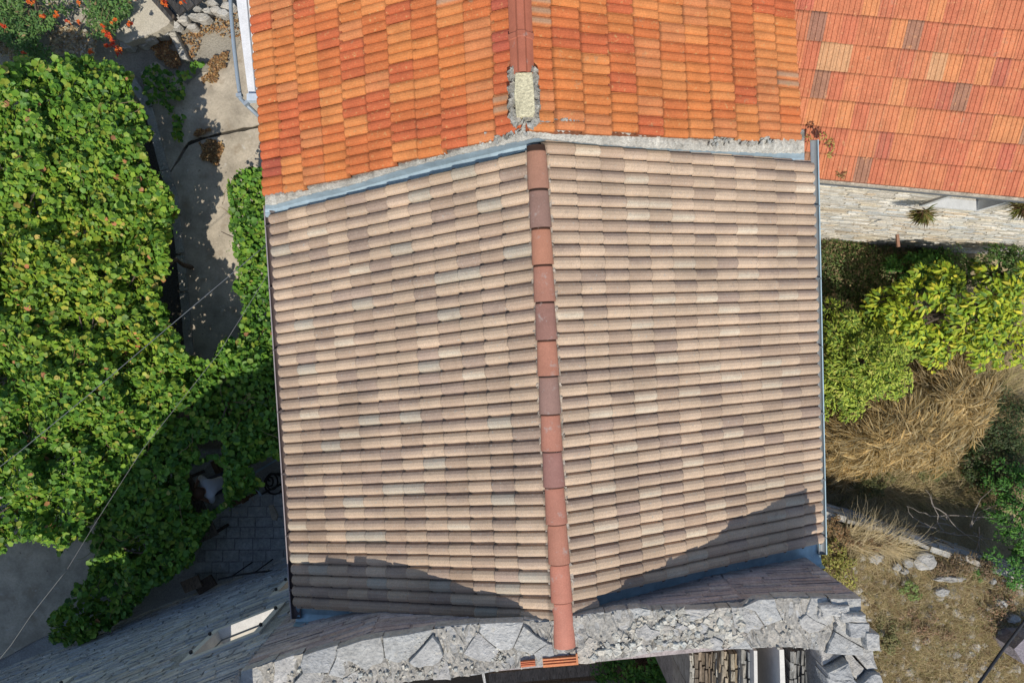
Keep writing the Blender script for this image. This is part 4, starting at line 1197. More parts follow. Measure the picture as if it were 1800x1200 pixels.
GRN = [(.165, .32, .035), (.115, .26, .035), (.24, .38, .045), (.06, .16, .025), (.34, .41, .055), (.42, .38, .10), (.42, .20, .09)]
def canopy(label, poly, zbase, n, size, wts, name="grapevine", holes=(), amp=.5, nscale=1.4, seed=1, single=150, gap=.34, tmpl=LG, pal=GRN, layers=.75, tilt=.6, trunks=(), cat="vine", yellow=None, fill=True, lean=(0, -.25), m=None):
    xs_ = [p[0] for p in poly]; ys_ = [p[1] for p in poly]
    px = rng.uniform(min(xs_), max(xs_), int(n * 2.6)); py = rng.uniform(min(ys_), max(ys_), int(n * 2.6))
    # ragged outline
    ex = (fbm(px / 22, py / 22, seed + 3) - .5) * 34; ey = (fbm(px / 22, py / 22, seed + 4) - .5) * 34
    ok = inside(px + ex, py + ey, poly)
    for hp in holes: ok &= ~inside(px + ex * .5, py + ey * .5, hp)
    px, py = px[ok][:n], py[ok][:n]
    zb = zbase(px, py) if callable(zbase) else np.full(len(px), zbase)
    lump = fbm(px / 90 * nscale, py / 90 * nscale, seed, 4)
    ground_fix = (lump - .5) * 2 * amp
    dep = rng.exponential(layers * .35, len(px)).clip(0, 1.4)
    z = zb + ground_fix - dep
    gp = fbm(px / 60, py / 60, seed + 9, 3)
    keep = (gp > gap) | (dep > .35)
    px, py, z, dep, lump = px[keep], py[keep], z[keep], dep[keep], lump[keep]
    h = HC - z
    pts = np.stack([(px - 900) / 1200 * h, -(py - 600) / 1200 * h, z], 1)
    # slope of the lumps tilts the leaves
    e = 4.0
    gxn = (fbm((px + e) / 90 * nscale, py / 90 * nscale, seed, 4) - lump) * amp * 2 / (e / 1200 * 12)
    gyn = -(fbm(px / 90 * nscale, (py + e) / 90 * nscale, seed, 4) - lump) * amp * 2 / (e / 1200 * 12)
    N_ = len(pts)
    nrm = np.stack([-gxn * .6 + rng.normal(0, tilt, N_) + lean[0], -gyn * .6 + rng.normal(0, tilt, N_) + lean[1], np.ones(N_)], 1)
    sz = size * rng.uniform(.45, 1.3, N_)
    cols = pick_cols(N_, pal, wts)
    if yellow is not None:
        f_ = yellow(px, py)[:, None]; cols = cols * (1 - f_) + cols * np.array([1.6, 1.22, 1.1]) * f_
    c0 = pts[:, :2].mean(0)
    root = thing(name, label, cat, (float(c0[0]), float(c0[1]), 0))
    order = np.lexsort((-z, dep > .12)); vis = [i for i in order if 0 < px[i] < 1800 and 0 < py[i] < 1200][:single]
    msk = np.zeros(N_, bool); msk[vis] = True
    if single: single_leaves(root, "leaf", pts[msk], nrm[msk], sz[msk] * 1.15, cols[msk], tmpl, m or M_leaf)
    leaf_cloud("foliage", pts[~msk], nrm[~msk], sz[~msk], cols[~msk], tmpl, m or M_leaf, root)
    if n > 5000:
        q = rng.choice(N_, int(N_ * .35)); dd = rng.normal(0, .05, (len(q), 3)); dd[:, 2] = np.abs(dd[:, 2]) * .5 - .01
        leaf_cloud("small_leaves", pts[q] + dd, nrm[q] + rng.normal(0, .6, (len(q), 3)) * np.array([1, 1, .2]), size * rng.uniform(.25, .6, len(q)), cols[q] * rng.uniform(.8, 1.35, (len(q), 1)), LSM, M_leaf, root)
        st_ = B()
        for _ in range(60):
            i_ = rng.integers(0, N_); p_ = Vector(pts[i_]) + Vector((0, 0, .06)); a_ = random.uniform(0, 6.3); br = [p_]
            for _k in range(4): p_ = p_ + Vector((math.cos(a_) * .09, math.sin(a_) * .09, random.uniform(-.03, .03))); a_ += random.uniform(-.7, .7); br.append(p_)
            st_.tube(br, [.006, .005, .005, .004, .003], 4, random.choice(((.28, .16, .08), (.20, .22, .08), (.34, .24, .14))))
        link("tendrils", st_.mesh("tendrils", M_small), root, kind='stuff')
    # woody stems below
    for (x, y) in trunks:
        b = B(); tz = (zbase(np.array([x]), np.array([y]))[0] if callable(zbase) else zbase) - .25; base = P(x, y, tz); gz = float(ground_h(base.x, base.y)); p = Vector((base.x, base.y, gz - .05)); pp = [p]
        for k in range(1, 7): pp.append(Vector((p.x + random.uniform(-.1, .1), p.y + random.uniform(-.1, .1), gz + (tz - gz) * k / 6)))
        b.tube(pp, [.05 - .004 * k for k in range(7)], 6)
        for k in range(7):
            a_ = random.uniform(0, 6.3); q_ = pp[-1]; br = [q_]
            for s_ in range(5): q_ = q_ + Vector((math.cos(a_) * .12, math.sin(a_) * .12, random.uniform(-.04, .04))); a_ += random.uniform(-.5, .5); br.append(q_)
            b.tube(br, [.022, .02, .017, .014, .01, .006], 5)
        link("stem", b.mesh("stem", M_bark), root)
    return root

yel = lambda px, py: (np.exp(-(((px - 110) / 170) ** 2 + ((py - 470) / 170) ** 2)) * .85 + np.exp(-(((px - 250) / 60) ** 2 + ((py - 600) / 40) ** 2)) * .6).clip(0, 1)
vine_main = [(-170, 110), (0, 112), (40, 104), (110, 98), (180, 102), (212, 125), (243, 170), (262, 205), (258, 245), (264, 300), (292, 330), (306, 372), (302, 430), (298, 470), (286, 500), (292, 560),
             (310, 605), (330, 640), (330, 700), (285, 760), (215, 830), (170, 880), (160, 925), (110, 978), (60, 942), (-20, 980), (-170, 980)]
canopy("broad sunlit grapevine canopy with yellowing leaves filling the left side", vine_main, lambda x, y: 2.15 - .0006 * (y - 500), 52000, .114, [7, 6, 4.5, 3, 1.8, .5, .2], amp=.62, nscale=1.9, seed=3, single=200,
       gap=.24, trunks=((60, 300), (150, 600), (250, 450), (60, 800)), yellow=yel)
vine_house = [(396, 318), (430, 296), (520, 296), (560, 500), (575, 800), (510, 812), (470, 800), (430, 760), (330, 735), (300, 690), (322, 625), (372, 632), (388, 606), (416, 590), (426, 545), (412, 490), (416, 440), (402, 395)]
canopy("bright green vine climbing beside the left gutter of the brown roof", vine_house, 1.9, 12000, .10, [6, 7, 4, 3, .5, .1, .06], amp=.4, seed=11, single=60, gap=.15, trunks=((440, 420), (450, 650)))
vine_shade = [(262, 770), (330, 735), (420, 740), (480, 790), (478, 800), (440, 822), (452, 858), (398, 890), (360, 925), (350, 965), (310, 1012), (250, 1055), (212, 1090), (150, 1130), (95, 1135), (88, 1085), (128, 1050), (158, 1000), (165, 930), (190, 865)]
canopy("dark green vine in the shade of the ruin below the seated person", vine_shade, lambda x, y: 1.9 - .0035 * np.clip(y - 850, 0, 400) * 1.0, 9000, .125, [4, 6, 3, 4, .3, .05, .03], amp=.3, seed=23, single=40, gap=.30,
       holes=([(336, 815), (372, 806), (392, 818), (400, 850), (385, 895), (338, 905), (330, 860)], [(345, 775), (392, 768), (396, 800), (350, 808)]), trunks=((260, 960), (380, 760)))
# creeper on the courtyard edge
creep = [(232, 128), (262, 118), (308, 128), (352, 108), (362, 116), (325, 138), (330, 170), (322, 250), (305, 250), (300, 190), (262, 178), (240, 160)]
canopy("small dark creeper patch spilling onto the courtyard slabs near the stub wall", creep, .35, 650, .10, [4, 6, 2, 4, .4, .2, .1], amp=.12, seed=31, single=20, gap=.35, cat="creeper", name="creeper")

# ---- shrub with orange trumpet flowers, top left
shr = [(-140, -60), (235, -60), (232, 0), (215, 35), (190, 62), (160, 50), (150, 25), (110, 20), (70, 60), (95, 100), (60, 112), (30, 90), (0, 70), (-140, 60)]
FERN = [(.12, .24, .06), (.085, .18, .05), (.17, .28, .07), (.16, .21, .09), (.30, .22, .10)]
sh = canopy("grey green trumpet vine shrub with orange red flowers in the top left corner", shr, lambda x, y: 1.0 + 0 * x, 15000, .080, [5, 5, 4, 1, .4], name="trumpet_shrub", amp=.35, seed=41, single=0, gap=.34, tmpl=LSM, pal=FERN, m=M_small, cat="shrub", trunks=((60, 30), (170, 10)))
fl = [(137, 4), (190, 62), (183, 58), (196, 68), (192, 78), (186, 82), (200, 80), (208, 84), (205, 90), (157, 89), (160, 92), (38, 92), (205, 36), (198, 38), (228, 40), (120, 40), (140, 37), (60, 2), (52, 3), (285, 2), (290, 6), (240, -4), (320, 2), (4, 46), (75, 28), (100, 25), (208, 92), (182, 44)]
tv = B()
for k in range(5):
    a_ = 2 * math.pi * k / 5
    tv.add([(0, 0, -.4), (math.cos(a_ - .55) * .42, math.sin(a_ - .55) * .42, .15), (math.cos(a_) * .6, math.sin(a_) * .6, .05), (math.cos(a_ + .55) * .42, math.sin(a_ + .55) * .42, .15)], [(0, 1, 2, 3)])
tv.tube([(0, 0, -1.1), (0, 0, -.3)], [.09, .2], 6)
fm = tv.mesh("flower", M_leaf)
for (x, y) in fl:
    for k in range(random.randint(2, 4)):
        p = P(x + random.uniform(-4, 4), y + random.uniform(-4, 4), 1.25 + random.uniform(-.1, .1)); s_ = random.uniform(.05, .075)
        Mx = Matrix.Translation(p) @ Matrix.Rotation(random.uniform(0, 6), 4, 'Z') @ Matrix.Rotation(random.uniform(-.9, .9), 4, 'X') @ Matrix.Scale(s_, 4)
        link("flower", fm, sh, Mx, color=random.choice(((.75, .16, .03), (.80, .22, .04), (.62, .07, .03))))

DRY0 = [(.84, .70, .42), (.72, .59, .34), (.88, .78, .54), (.52, .42, .22)]
# ---- right garden
def blob(label, name, c, rx, ry, rz_, n, size, pal, wts, tmpl, seed, cat, single=0, m=None, lean=(0, -.2), clump=True, trunk=True, gapf=.0, tilt=.5, hz=None):
    """an irregular crown: leaves on many small clumps spread over a flattened dome"""
    C = P(*c) if len(c) == 3 else Vector(c)
    ncl = max(6, n // 55); gz = float(ground_h(C.x, C.y))
    ca = rng.uniform(0, 2 * np.pi, ncl); cr = np.sqrt(rng.uniform(0, 1, ncl)); 
    rag = 1 + .28 * np.sin(ca * 3 + seed) * rng.uniform(.3, 1, ncl) + .15 * np.sin(ca * 5 + 2 * seed)
    cx_ = C.x + np.cos(ca) * cr * rx * rag; cyy = C.y + np.sin(ca) * cr * ry * rag
    cz = C.z - rz_ * cr ** 2 * .9 + rng.normal(0, .12, ncl) * rz_ - rng.exponential(.25, ncl) * rz_ * .6
    cs = rng.uniform(.10, .26, ncl) * (rx + ry) / 2 * .9
    k = rng.integers(0, ncl, n)
    d = rng.normal(0, 1, (n, 3)); d /= np.linalg.norm(d, axis=1, keepdims=True); d[:, 2] = np.abs(d[:, 2]) * .8
    rr = cs[k] * rng.uniform(.55, 1.1, n)
    pts = np.stack([cx_[k], cyy[k], cz[k]], 1) + d * rr[:, None]
    pts[:, 2] = np.maximum(pts[:, 2], ground_h(pts[:, 0], pts[:, 1]) + .03)
    nrm = d * .9 + np.array([lean[0], lean[1], .7]) + rng.normal(0, tilt * .5, (n, 3)); nrm[:, 2] = np.abs(nrm[:, 2]) + .15
    cols = pick_cols(n, pal, wts); sz = size * rng.uniform(.65, 1.3, n)
    root = thing(name, label, cat, (C.x, C.y, gz))
    az_ = np.arctan2(d[:, 1], d[:, 0]) + rng.normal(0, .6, n)
    X_, Y_ = in_img(pts); vis = np.where((X_ > 0) & (X_ < 1800) & (Y_ > 0) & (Y_ < 1200))[0]
    vis = vis[np.argsort(-pts[vis, 2])][:single]; msk = np.zeros(n, bool); msk[vis] = True
    if single: single_leaves(root, "leaf", pts[msk], nrm[msk], sz[msk], cols[msk], tmpl, m or M_small, az_[msk])
    leaf_cloud("foliage", pts[~msk], nrm[~msk], sz[~msk], cols[~msk], tmpl, m or M_small, root, az_=az_[~msk])
    if trunk:
        b = B(); base = Vector((C.x, C.y, gz - .05)); top = Vector((C.x, C.y, C.z - rz_ * .8)); b.tube([base, base.lerp(top, .5) + Vector((.05, .03, 0)), top], [.07, .055, .045], 7)
        for q in rng.choice(ncl, min(ncl, 16), replace=False):
            e = Vector((cx_[q], cyy[q], cz[q])); b.tube([top, top.lerp(e, .5) + Vector((random.uniform(-.08, .08), random.uniform(-.08, .08), .05)), e], [.03, .02, .008], 5)
        link("branches", b.mesh("branches", M_bark), root)
    return root
YG = [(.36, .45, .05), (.46, .52, .08), (.24, .35, .045), (.12, .21, .03), (.54, .52, .12)]
YB = [(.38, .48, .035), (.48, .53, .045), (.24, .37, .035), (.11, .20, .03), (.60, .54, .05)]
DG = [(.09, .14, .04), (.13, .20, .05), (.17, .21, .07), (.26, .20, .10), (.36, .26, .14)]
BG = [(.07, .20, .035), (.10, .26, .04), (.05, .14, .03), (.15, .30, .05)]
blob("round citrus bush with small pale yellow green leaves close to the right gutter", "citrus_bush", (1530, 645, 1.7), .90, .92, .8, 10500, .085, YG, [5, 4, 4, 3, 1.5], LN, 2, "bush", 60)
blob("yellow green broad leaved fig tree below the pale stone wall at the right edge", "fig_tree", (1725, 545, 1.7), 1.35, .95, .8, 4800, .125, YB, [5, 4, 4, 3, 1.5], leaf_long(.38), 5, "tree", 200)
blob("pale yellow leaved sapling at the right edge under the fig tree", "sapling", (1800, 600, 1.3), .7, .6, .5, 1100, .10, YB, [3, 5, 2, 2, 2], LN, 9, "sapling", 20)
blob("dark tangled ivy bush in the corner between the gutter and the stone wall", "ivy_bush", (1505, 492, -.05), 1.6, .80, .35, 18000, .055, DG, [4, 4, 3, 3, 2.2], LSM, 6, "bush", 0)
blob("dark green leafy shrub against the stone wall in the right corner", "wall_shrub", (1790, 478, 1.2), .9, .55, .6, 5200, .06, DG[:3] + [(.08, .20, .04)], [3, 4, 3, 4], LSM, 8, "shrub", 0)
blob("brown and green scrub bush at the foot of the pale stone wall", "scrub_bush", (1600, 478, -.05), 1.1, .50, .30, 7500, .05, DG, [3, 3, 3, 3, 3], LSM, 12, "bush", 0)
blob("fresh bright green bush at the right edge beside the dark hollow", "green_bush", (1848, 905, 1.1), .72, .85, .8, 7500, .065, BG, [4, 4, 3, 2], LSM, 14, "bush", 30)
blob("low green plant on the terrace edge below the bright green bush", "green_plant", (1780, 1010, 1.3), .45, .5, .25, 1100, .06, BG, [4, 3, 3, 2], LSM, 15, "plant", 0, trunk=False)
blob("yellow green weed at the corner of the ruined wall beside the gutter end", "yellow_weed", (1470, 1008, 1.3), .55, .40, .25, 3000, .05, [(.38, .36, .08), (.30, .30, .07), (.45, .42, .10), (.30, .20, .08)], [3, 3, 2, 2], LSM, 16, "weed", 0, trunk=False)
blob("dry orange brown weed beside the lower end of the grey gutter", "dry_weed", (1475, 945, 1.2), .35, .40, .2, 1800, .04, [(.36, .20, .09), (.28, .20, .09), (.20, .15, .08)], [3, 3, 2], LSM, 17, "weed", 0, trunk=False)
blob("small green weed in the dry terrace grass among the rocks", "green_weed", (1605, 1035, 1.15), .30, .18, .1, 350, .05, [(.16, .24, .06), (.22, .28, .08)], [1, 1], LSM, 18, "weed", 0, trunk=False)
blob("dull green undergrowth in the dark hollow at the right edge", "undergrowth", (1775, 775, .3), .8, 1.0, .5, 8500, .055, [(.045, .075, .022), (.06, .10, .03), (.09, .11, .035), (.12, .10, .05), (.16, .12, .06)], [5, 3, 2, 1, .5], LSM, 19, "bush", 0, trunk=False)  # leaf colours darkened to put the hollow's shade into them
blob("fennel like feathery green plant in the dry grass right of the citrus bush", "feathery_plant", (1655, 640, .35), .35, .25, .2, 900, .05, [(.12, .22, .10), (.10, .18, .07)], [1, 1], LSM, 20, "plant", 0, trunk=False)

blob("dark green bush growing inside the ruin below the broken wall", "inner_bush", (1140, 1185, 1.6), .95, .7, .6, 4800, .08, BG, [4, 4, 3, 2], LSM, 33, "bush", 0)
for (x, y, z, rx, ry, rz_, n_, lb) in ((1590, 760, .75, 1.25, .75, .7, 11000, "big pale straw coloured grass bush below the citrus bush"), (1690, 700, .6, .8, .8, .55, 6000, "straw coloured grass clump under the fig tree beside the dark hollow"), (1480, 790, .3, .6, .6, .4, 3500, "low straw tussock tight against the lower half of the grey gutter")):
    blob(lb, "straw_bush", (x, y, z), rx, ry, rz_, int(n_ * 2.2), .34, DRY0, [5, 4, 5, 1], leaf_long(.016), int(x) % 31, "grass clump", 0, M_dry, trunk=False, tilt=.5, lean=(0, -.5))
for (x, y, z, rx, ry, n_, pal_, lb, sd) in ((1600, 590, .9, .75, .5, 4200, YG, "loose yellow green shrub between the citrus bush and the fig tree", 3), (1480, 560, .7, .5, .55, 3800, DG, "dark olive shrub beside the gutter above the citrus bush", 7), (1655, 470, .5, .8, .35, 3200, BG, "low green shrub under the fig tree at the foot of the pale wall", 13)):
    blob(lb, "garden_shrub", (x, y, z), rx, ry, .5, n_, .07, pal_, [3] * len(pal_), LSM, sd, "shrub", 0)
# dry grass: thin bent blades
def grass(name, poly, z_of, n, length, wid, dirf, pal, wts, seed, rise=.35, clump=.5, parent=None, lift=0.0, m=None):
    xs_ = [p[0] for p in poly]; ys_ = [p[1] for p in poly]
    px = rng.uniform(min(xs_), max(xs_), n * 3); py = rng.uniform(min(ys_), max(ys_), n * 3)
    ok = inside(px + (fbm(px / 25, py / 25, seed) - .5) * 30, py + (fbm(px / 25, py / 25, seed + 1) - .5) * 30, poly) & (fbm(px / 30, py / 30, seed + 5) > clump * rng.uniform(.3, 1, n * 3))
    px, py = px[ok][:n], py[ok][:n]; n = len(px)
    g0 = np.stack([(px - 900) / 1200 * (HC - z_of), -(py - 600) / 1200 * (HC - z_of)], 1)
    z0 = ground_h(g0[:, 0], g0[:, 1]) + lift
    base = np.concatenate([g0, z0[:, None]], 1)
    a_ = dirf(px, py) + rng.normal(0, .75, n)
    L_ = length * rng.uniform(.4, 1.3, n); rz_ = rise * rng.uniform(.2, 1.5, n)
    d = np.stack([np.cos(a_), np.sin(a_), np.zeros(n)], 1); s = np.stack([-np.sin(a_), np.cos(a_), np.zeros(n)], 1)
    bend = rng.normal(0, .18, n)
    V = np.zeros((n, 8, 3)); T = [0, .35, .7, 1.0]
    for k, t in enumerate(T):
        c = base + d * (L_ * t)[:, None] + s * (bend * L_ * t * t)[:, None]
        c[:, 2] += L_ * rz_ * math.sin(t * 2.2)
        w = wid * (1 - .75 * t)
        V[:, 2 * k] = c - s * w; V[:, 2 * k + 1] = c + s * w
    F = np.array([(0, 1, 3), (0, 3, 2), (2, 3, 5), (2, 5, 4), (4, 5, 7), (4, 7, 6)])
    F = (F[None] + (np.arange(n) * 8)[:, None, None]).reshape(-1, 3)
    cols = pick_cols(n, pal, wts, .15)
    me = bpy.data.meshes.new(name); me.vertices.add(n * 8); me.vertices.foreach_set("co", V.reshape(-1).astype(np.float32))
    me.loops.add(F.size); me.loops.foreach_set("vertex_index", F.ravel().astype(np.int32)); me.polygons.add(len(F)); me.polygons.foreach_set("loop_start", np.arange(0, F.size, 3, dtype=np.int32))
    a = me.color_attributes.new("Col", 'FLOAT_COLOR', 'POINT'); cc = np.ones((n, 8, 4), np.float32); cc[:, :, :3] = cols[:, None]; a.data.foreach_set("color", cc.ravel())
    me.materials.append(m or M_dry); me.update(calc_edges=True)
    return link(name, me, parent, kind='stuff')
DRY = [(.60, .48, .26), (.48, .38, .20), (.70, .58, .36), (.34, .27, .13), (.30, .31, .11)]
swirl = lambda x, y: .9 + (fbm(x / 120, y / 120, 77) - .5) * 5.5
o = grass("dry_grass", [(1440, 700), (1500, 760), (1600, 700), (1640, 640), (1760, 640), (1770, 720), (1720, 780), (1740, 850), (1700, 880), (1600, 880), (1520, 870), (1440, 860)], RZ, 15000, .50, .0035, swirl, DRY, [5, 5, 3, 3, 2], 51, .45, .45)
props(o, "long dry straw coloured grass heaped beside the right gutter", "grass")
o = grass("dry_grass", [(1440, 560), (1800, 560), (1800, 900), (1440, 900)], RZ, 9000, .30, .0035, swirl, [DRY[1], DRY[3], DRY[4], (.14, .13, .06)], [3, 3, 3, 3], 52, .4, .5); props(o, "thin dull grass between the bushes of the right garden", "grass")
o = grass("terrace_grass", [(1440, 925), (1560, 950), (1700, 985), (1800, 1025), (1830, 1220), (1540, 1220), (1515, 1050), (1470, 1010), (1440, 990)], TZ, 22000, .24, .003, lambda x, y: rng.uniform(0, 6.3, len(x)), DRY + [(.30, .19, .11)], [5, 5, 3, 4, 2, 3], 53, .5, .42)
props(o, "short dry brown grass and weeds covering the lower right terrace", "grass")
o = grass("terrace_straw", [(1480, 925), (1600, 930), (1640, 960), (1560, 975), (1490, 960)], TZ, 900, .5, .004, lambda x, y: .1 + rng.normal(0, .5, len(x)), [DRY[0], DRY[2]], [1, 1], 54, .3, .3, lift=.1); props(o, "fallen straw stalks along the terrace edge", "straw")
for (x, y, rx, ry, lb, pl_, n_) in ((1530, 955, .5, .2, "rusty brown dried weed on the terrace edge near the gutter", [(.30, .17, .08), (.22, .14, .07), (.36, .27, .13)], 1200), (1700, 1000, .6, .22, "brown bramble tangle between the long ledge rock and the retaining wall", [(.22, .15, .09), (.30, .20, .11), (.16, .13, .07)], 1700),
        (1760, 1060, .35, .5, "faded brown weed patch near the right edge of the terrace", [(.27, .19, .11), (.20, .18, .08), (.34, .20, .12)], 1300), (1560, 1120, .4, .35, "olive scrub patch beside the outer edge of the ruined wall", [(.20, .19, .07), (.28, .24, .11), (.16, .17, .06)], 1300), (1640, 1100, .5, .4, "reddish brown weeds in the middle of the lower terrace", [(.34, .20, .12), (.30, .22, .12), (.25, .16, .09)], 900),
        (1640, 820, .45, .3, "olive green weed clump in the dry grass left of the dark hollow", [(.17, .18, .06), (.24, .22, .09), (.12, .14, .05)], 2000), (1530, 850, .5, .25, "dark olive weeds at the shaded foot of the dry grass", [(.12, .13, .04), (.20, .18, .07), (.10, .11, .04)], 2400), (1640, 590, .5, .4, "dull brown scrub between the citrus bush and the fig tree", [(.22, .17, .08), (.16, .15, .06), (.28, .20, .10)], 2600)):
    zz_ = 1.12 if y > 930 else .0
    blob(lb, "scrub", (x, y, zz_), rx, ry, .14, n_, .045, pl_, [1] * len(pl_), LSM, int(x) % 37, "weed", 0, trunk=False)
b = B()
for k in range(420):
    x = random.uniform(1480, 1800); y = random.uniform(965, 1200); g = P(x, y, TZ); 
    if float(ground_h(g.x, g.y)) < .8 or g.x < 4.5: continue
    s_ = random.uniform(.015, .06) * random.choice((1, 1, 1.8)); ball(b, (g.x, g.y, float(ground_h(g.x, g.y)) + .02), s_, .6, .3, jitc((.44, .42, .38), .15), 6, 4, k)
props(link("gravel", b.mesh("gravel", M_stone), kind='stuff'), "loose pale stones scattered over the dry terrace", "gravel")
# bare twigs in the hollow
tw = thing("bare_shrub", "leafless grey twigs reaching over the dark hollow beside the terrace edge", "shrub", tuple(P(1700, 920, RZ)))
for k in range(16):
    b = B(); a_ = random.uniform(0, 6.3); q_ = P(1690 + random.uniform(-50, 40), 920 + random.uniform(-22, 22), .2); br = [q_]
    for s_ in range(6): q_ = q_ + Vector((math.cos(a_) * .16, math.sin(a_) * .16, random.uniform(0, .12))); a_ += random.uniform(-.6, .6); br.append(q_)
    b.tube(br, [.014, .012, .010, .008, .006, .004, .003], 5, (1, 1, 1)); link("twig", b.mesh("twig", M_paint), tw, color=(.26, .23, .20))
# red leaved weed on the side roof, tufts on the stone wall
blob("red and yellow leaved weed growing in the side roof gutter beside the zinc gutter", "roof_weed", (1448, 255, 5.05), .22, .26, .12, 330, .035, [(.30, .05, .05), (.42, .10, .06), (.50, .40, .10), (.38, .36, .10)], [3, 2, 3, 3], LSM, 24, "weed", 0, trunk=False)
blob("tiny rusty weed on the eave of the red side roof", "eave_weed", (1484, 306, 4.5), .10, .06, .05, 90, .03, [(.35, .16, .08), (.30, .25, .08)], [1, 1], LSM, 25, "weed", 0, trunk=False)
for (x, y, z, lb, n_l) in ((1622, 374, 3.6, "olive tuft of grass hanging from the pale stone wall left of the window", 260), (1797, 361, 4.0, "brown tuft of grass on the pale stone wall at the right edge", 200)):
    t_ = thing("wall_tuft", lb, "plant", tuple(P(x, y, z))); c0 = P(x, y, z); V = []
    pts = np.tile(np.array(c0), (n_l, 1)) + rng.normal(0, .025, (n_l, 3)); az_ = rng.uniform(np.pi * .95, np.pi * 2.05, n_l)
    leaf_cloud("blades", pts, np.tile((0, -.3, 1.0), (n_l, 1)) + rng.normal(0, .4, (n_l, 3)), rng.uniform(.10, .26, n_l), pick_cols(n_l, [(.22, .24, .06), (.30, .24, .08), (.20, .11, .06)], [3, 3, 2]), leaf_long(.05), M_small, t_, az_=az_)

# ---- retaining wall of the terrace and rocks
rt = thing("retaining_wall", "rough pale retaining wall edging the dry terrace over the dark hollow", "wall", tuple(ta))
n = 26
e_dir = (tb - ta).normalized(); sta = ta - e_dir * 1.6; end = tb + e_dir * .8; LLn = (end - sta).length; s_ = 0
while s_ < LLn:
    l = random.uniform(.2, .5); p = sta + e_dir * s_; q_ = sta + e_dir * min(LLn, s_ + l - .015)
    b = B(); b.bar(p + Vector((0, random.uniform(-.03, .03), .02 + random.uniform(-.03, .03))), q_ + Vector((0, random.uniform(-.03, .03), .02)), random.uniform(.07, .15), .14, jitc((.40, .37, .32), .2), ); link("capstone", b.mesh("capstone", M_stone), rt); s_ += l
fsx = face_stones(Vector((sta.x, sta.y, 0)) + Vector((-e_dir.y, e_dir.x, 0)) * .02, e_dir, Vector((e_dir.y, -e_dir.x, 0)), LLn, RZ - .2, lambda s: TZ - .04, [], GREYW, hh=(.12, .22), ll=(.2, .45), proud=(.03, .10), zmax=TZ)
link("wall_stones", fsx.mesh("wall_stones", M_wallst), rt, kind='stuff')
rocks = [(1545, 983, 15, 11, "flat pale rock nearest the gutter end on the terrace"), (1583, 1000, 8, 8, "small white rock left of the boulder pair"), (1603, 992, 11, 9, "angular grey rock touching the largest boulder"), (1632, 990, 20, 16, "largest grey boulder on the dry terrace"),
         (1597, 1008, 7, 7, "little cream rock under the angular grey one"), (1680, 1022, 30, 6, "long thin white ledge rock right of the largest boulder"), (1755, 1025, 6, 6, "small round white stone near the right edge"), (1770, 1065, 12, 9, "grey rock in the grass at the right edge"), (1790, 1092, 14, 8, "lower grey rock near the black cable"),
         (1665, 1045, 14, 7, "half buried brown rock below the long ledge"), (1770, 1120, 9, 6, "small flat stone above the bottom right cable")]
for k, (x, y, rx, ry, lb) in enumerate(rocks):
    nn_ = 8; c = [(x + math.cos(2 * math.pi * i / nn_) * rx * random.uniform(.8, 1.15), y + math.sin(2 * math.pi * i / nn_) * ry * random.uniform(.8, 1.15)) for i in range(nn_)]
    o = slab(c, lambda x, y: P2(x, y, 1.15), 1.0 + min(rx, ry) * .006, .25, jitc((.37, .36, .335), .12), 1.6, None, "rock", bevel=.2, sub=2, noise_amp=.02)
    props(o, lb, "rock")
b = B(); b.prism([P2(x, y, 1.5) for x, y in ((1782, 1140), (1800, 1122), (1850, 1122), (1850, 1165), (1800, 1168))], .9, 1.5, (.28, .25, .27), .02)
props(link("stone_block", b.mesh("stone_block", M_stone)), "purplish grey block at the right edge under the black cable", "block")

# ---- leaf litter on the courtyard, gravel on the roof
def litter_on(name, polys, n, z, size, pal, wts, seed, label):
    P_all = []
    for poly in polys:
        xs_ = [p[0] for p in poly]; ys_ = [p[1] for p in poly]
        px = rng.uniform(min(xs_), max(xs_), n); py = rng.uniform(min(ys_), max(ys_), n)
        ok = inside(px + (fbm(px / 14, py / 14, seed) - .5) * 26, py + (fbm(px / 14, py / 14, seed + 2) - .5) * 26, poly)
        zz = z + rng.uniform(.01, .05, ok.sum()); h = HC - zz
        P_all.append(np.stack([(px[ok] - 900) / 1200 * h, -(py[ok] - 600) / 1200 * h, zz], 1))
    pts = np.concatenate(P_all); N_ = len(pts)
    o = leaf_cloud(name, pts, np.array([0, 0, 1.0]) + rng.normal(0, .4, (N_, 3)), size * rng.uniform(.5, 1.4, N_), pick_cols(N_, pal, wts, .2), LR, M_small, None)
    props(o, label, "leaf litter")
litter_on("leaf_litter", [[(272, 60), (296, 62), (318, 112), (305, 120), (275, 100), (262, 80)], [(318, 62), (330, 50), (420, 18), (432, 70), (410, 70), (360, 60), (345, 70), (350, 95), (330, 110)], [(372, 100), (402, 88), (400, 115), (370, 148), (352, 140), (360, 125)],
                          [(340, 230), (365, 218), (372, 228), (345, 240)], [(360, 245), (395, 250), (380, 290), (350, 280)]], 1500, .04, .034, [(.40, .22, .09), (.30, .16, .07), (.48, .33, .15), (.22, .13, .06)], [4, 3, 2, 2], 61, "orange brown dead leaves drifted over the courtyard slabs")
litter_on("dead_leaves", [[(80, 60), (140, 40), (170, 80), (165, 95), (100, 100)], [(-20, 100), (-20, 60), (30, 80), (40, 105)]], 900, .5, .05, [(.50, .42, .26), (.44, .30, .16), (.55, .50, .40)], [3, 2, 2], 63, "straw coloured dead leaves under the trumpet shrub")

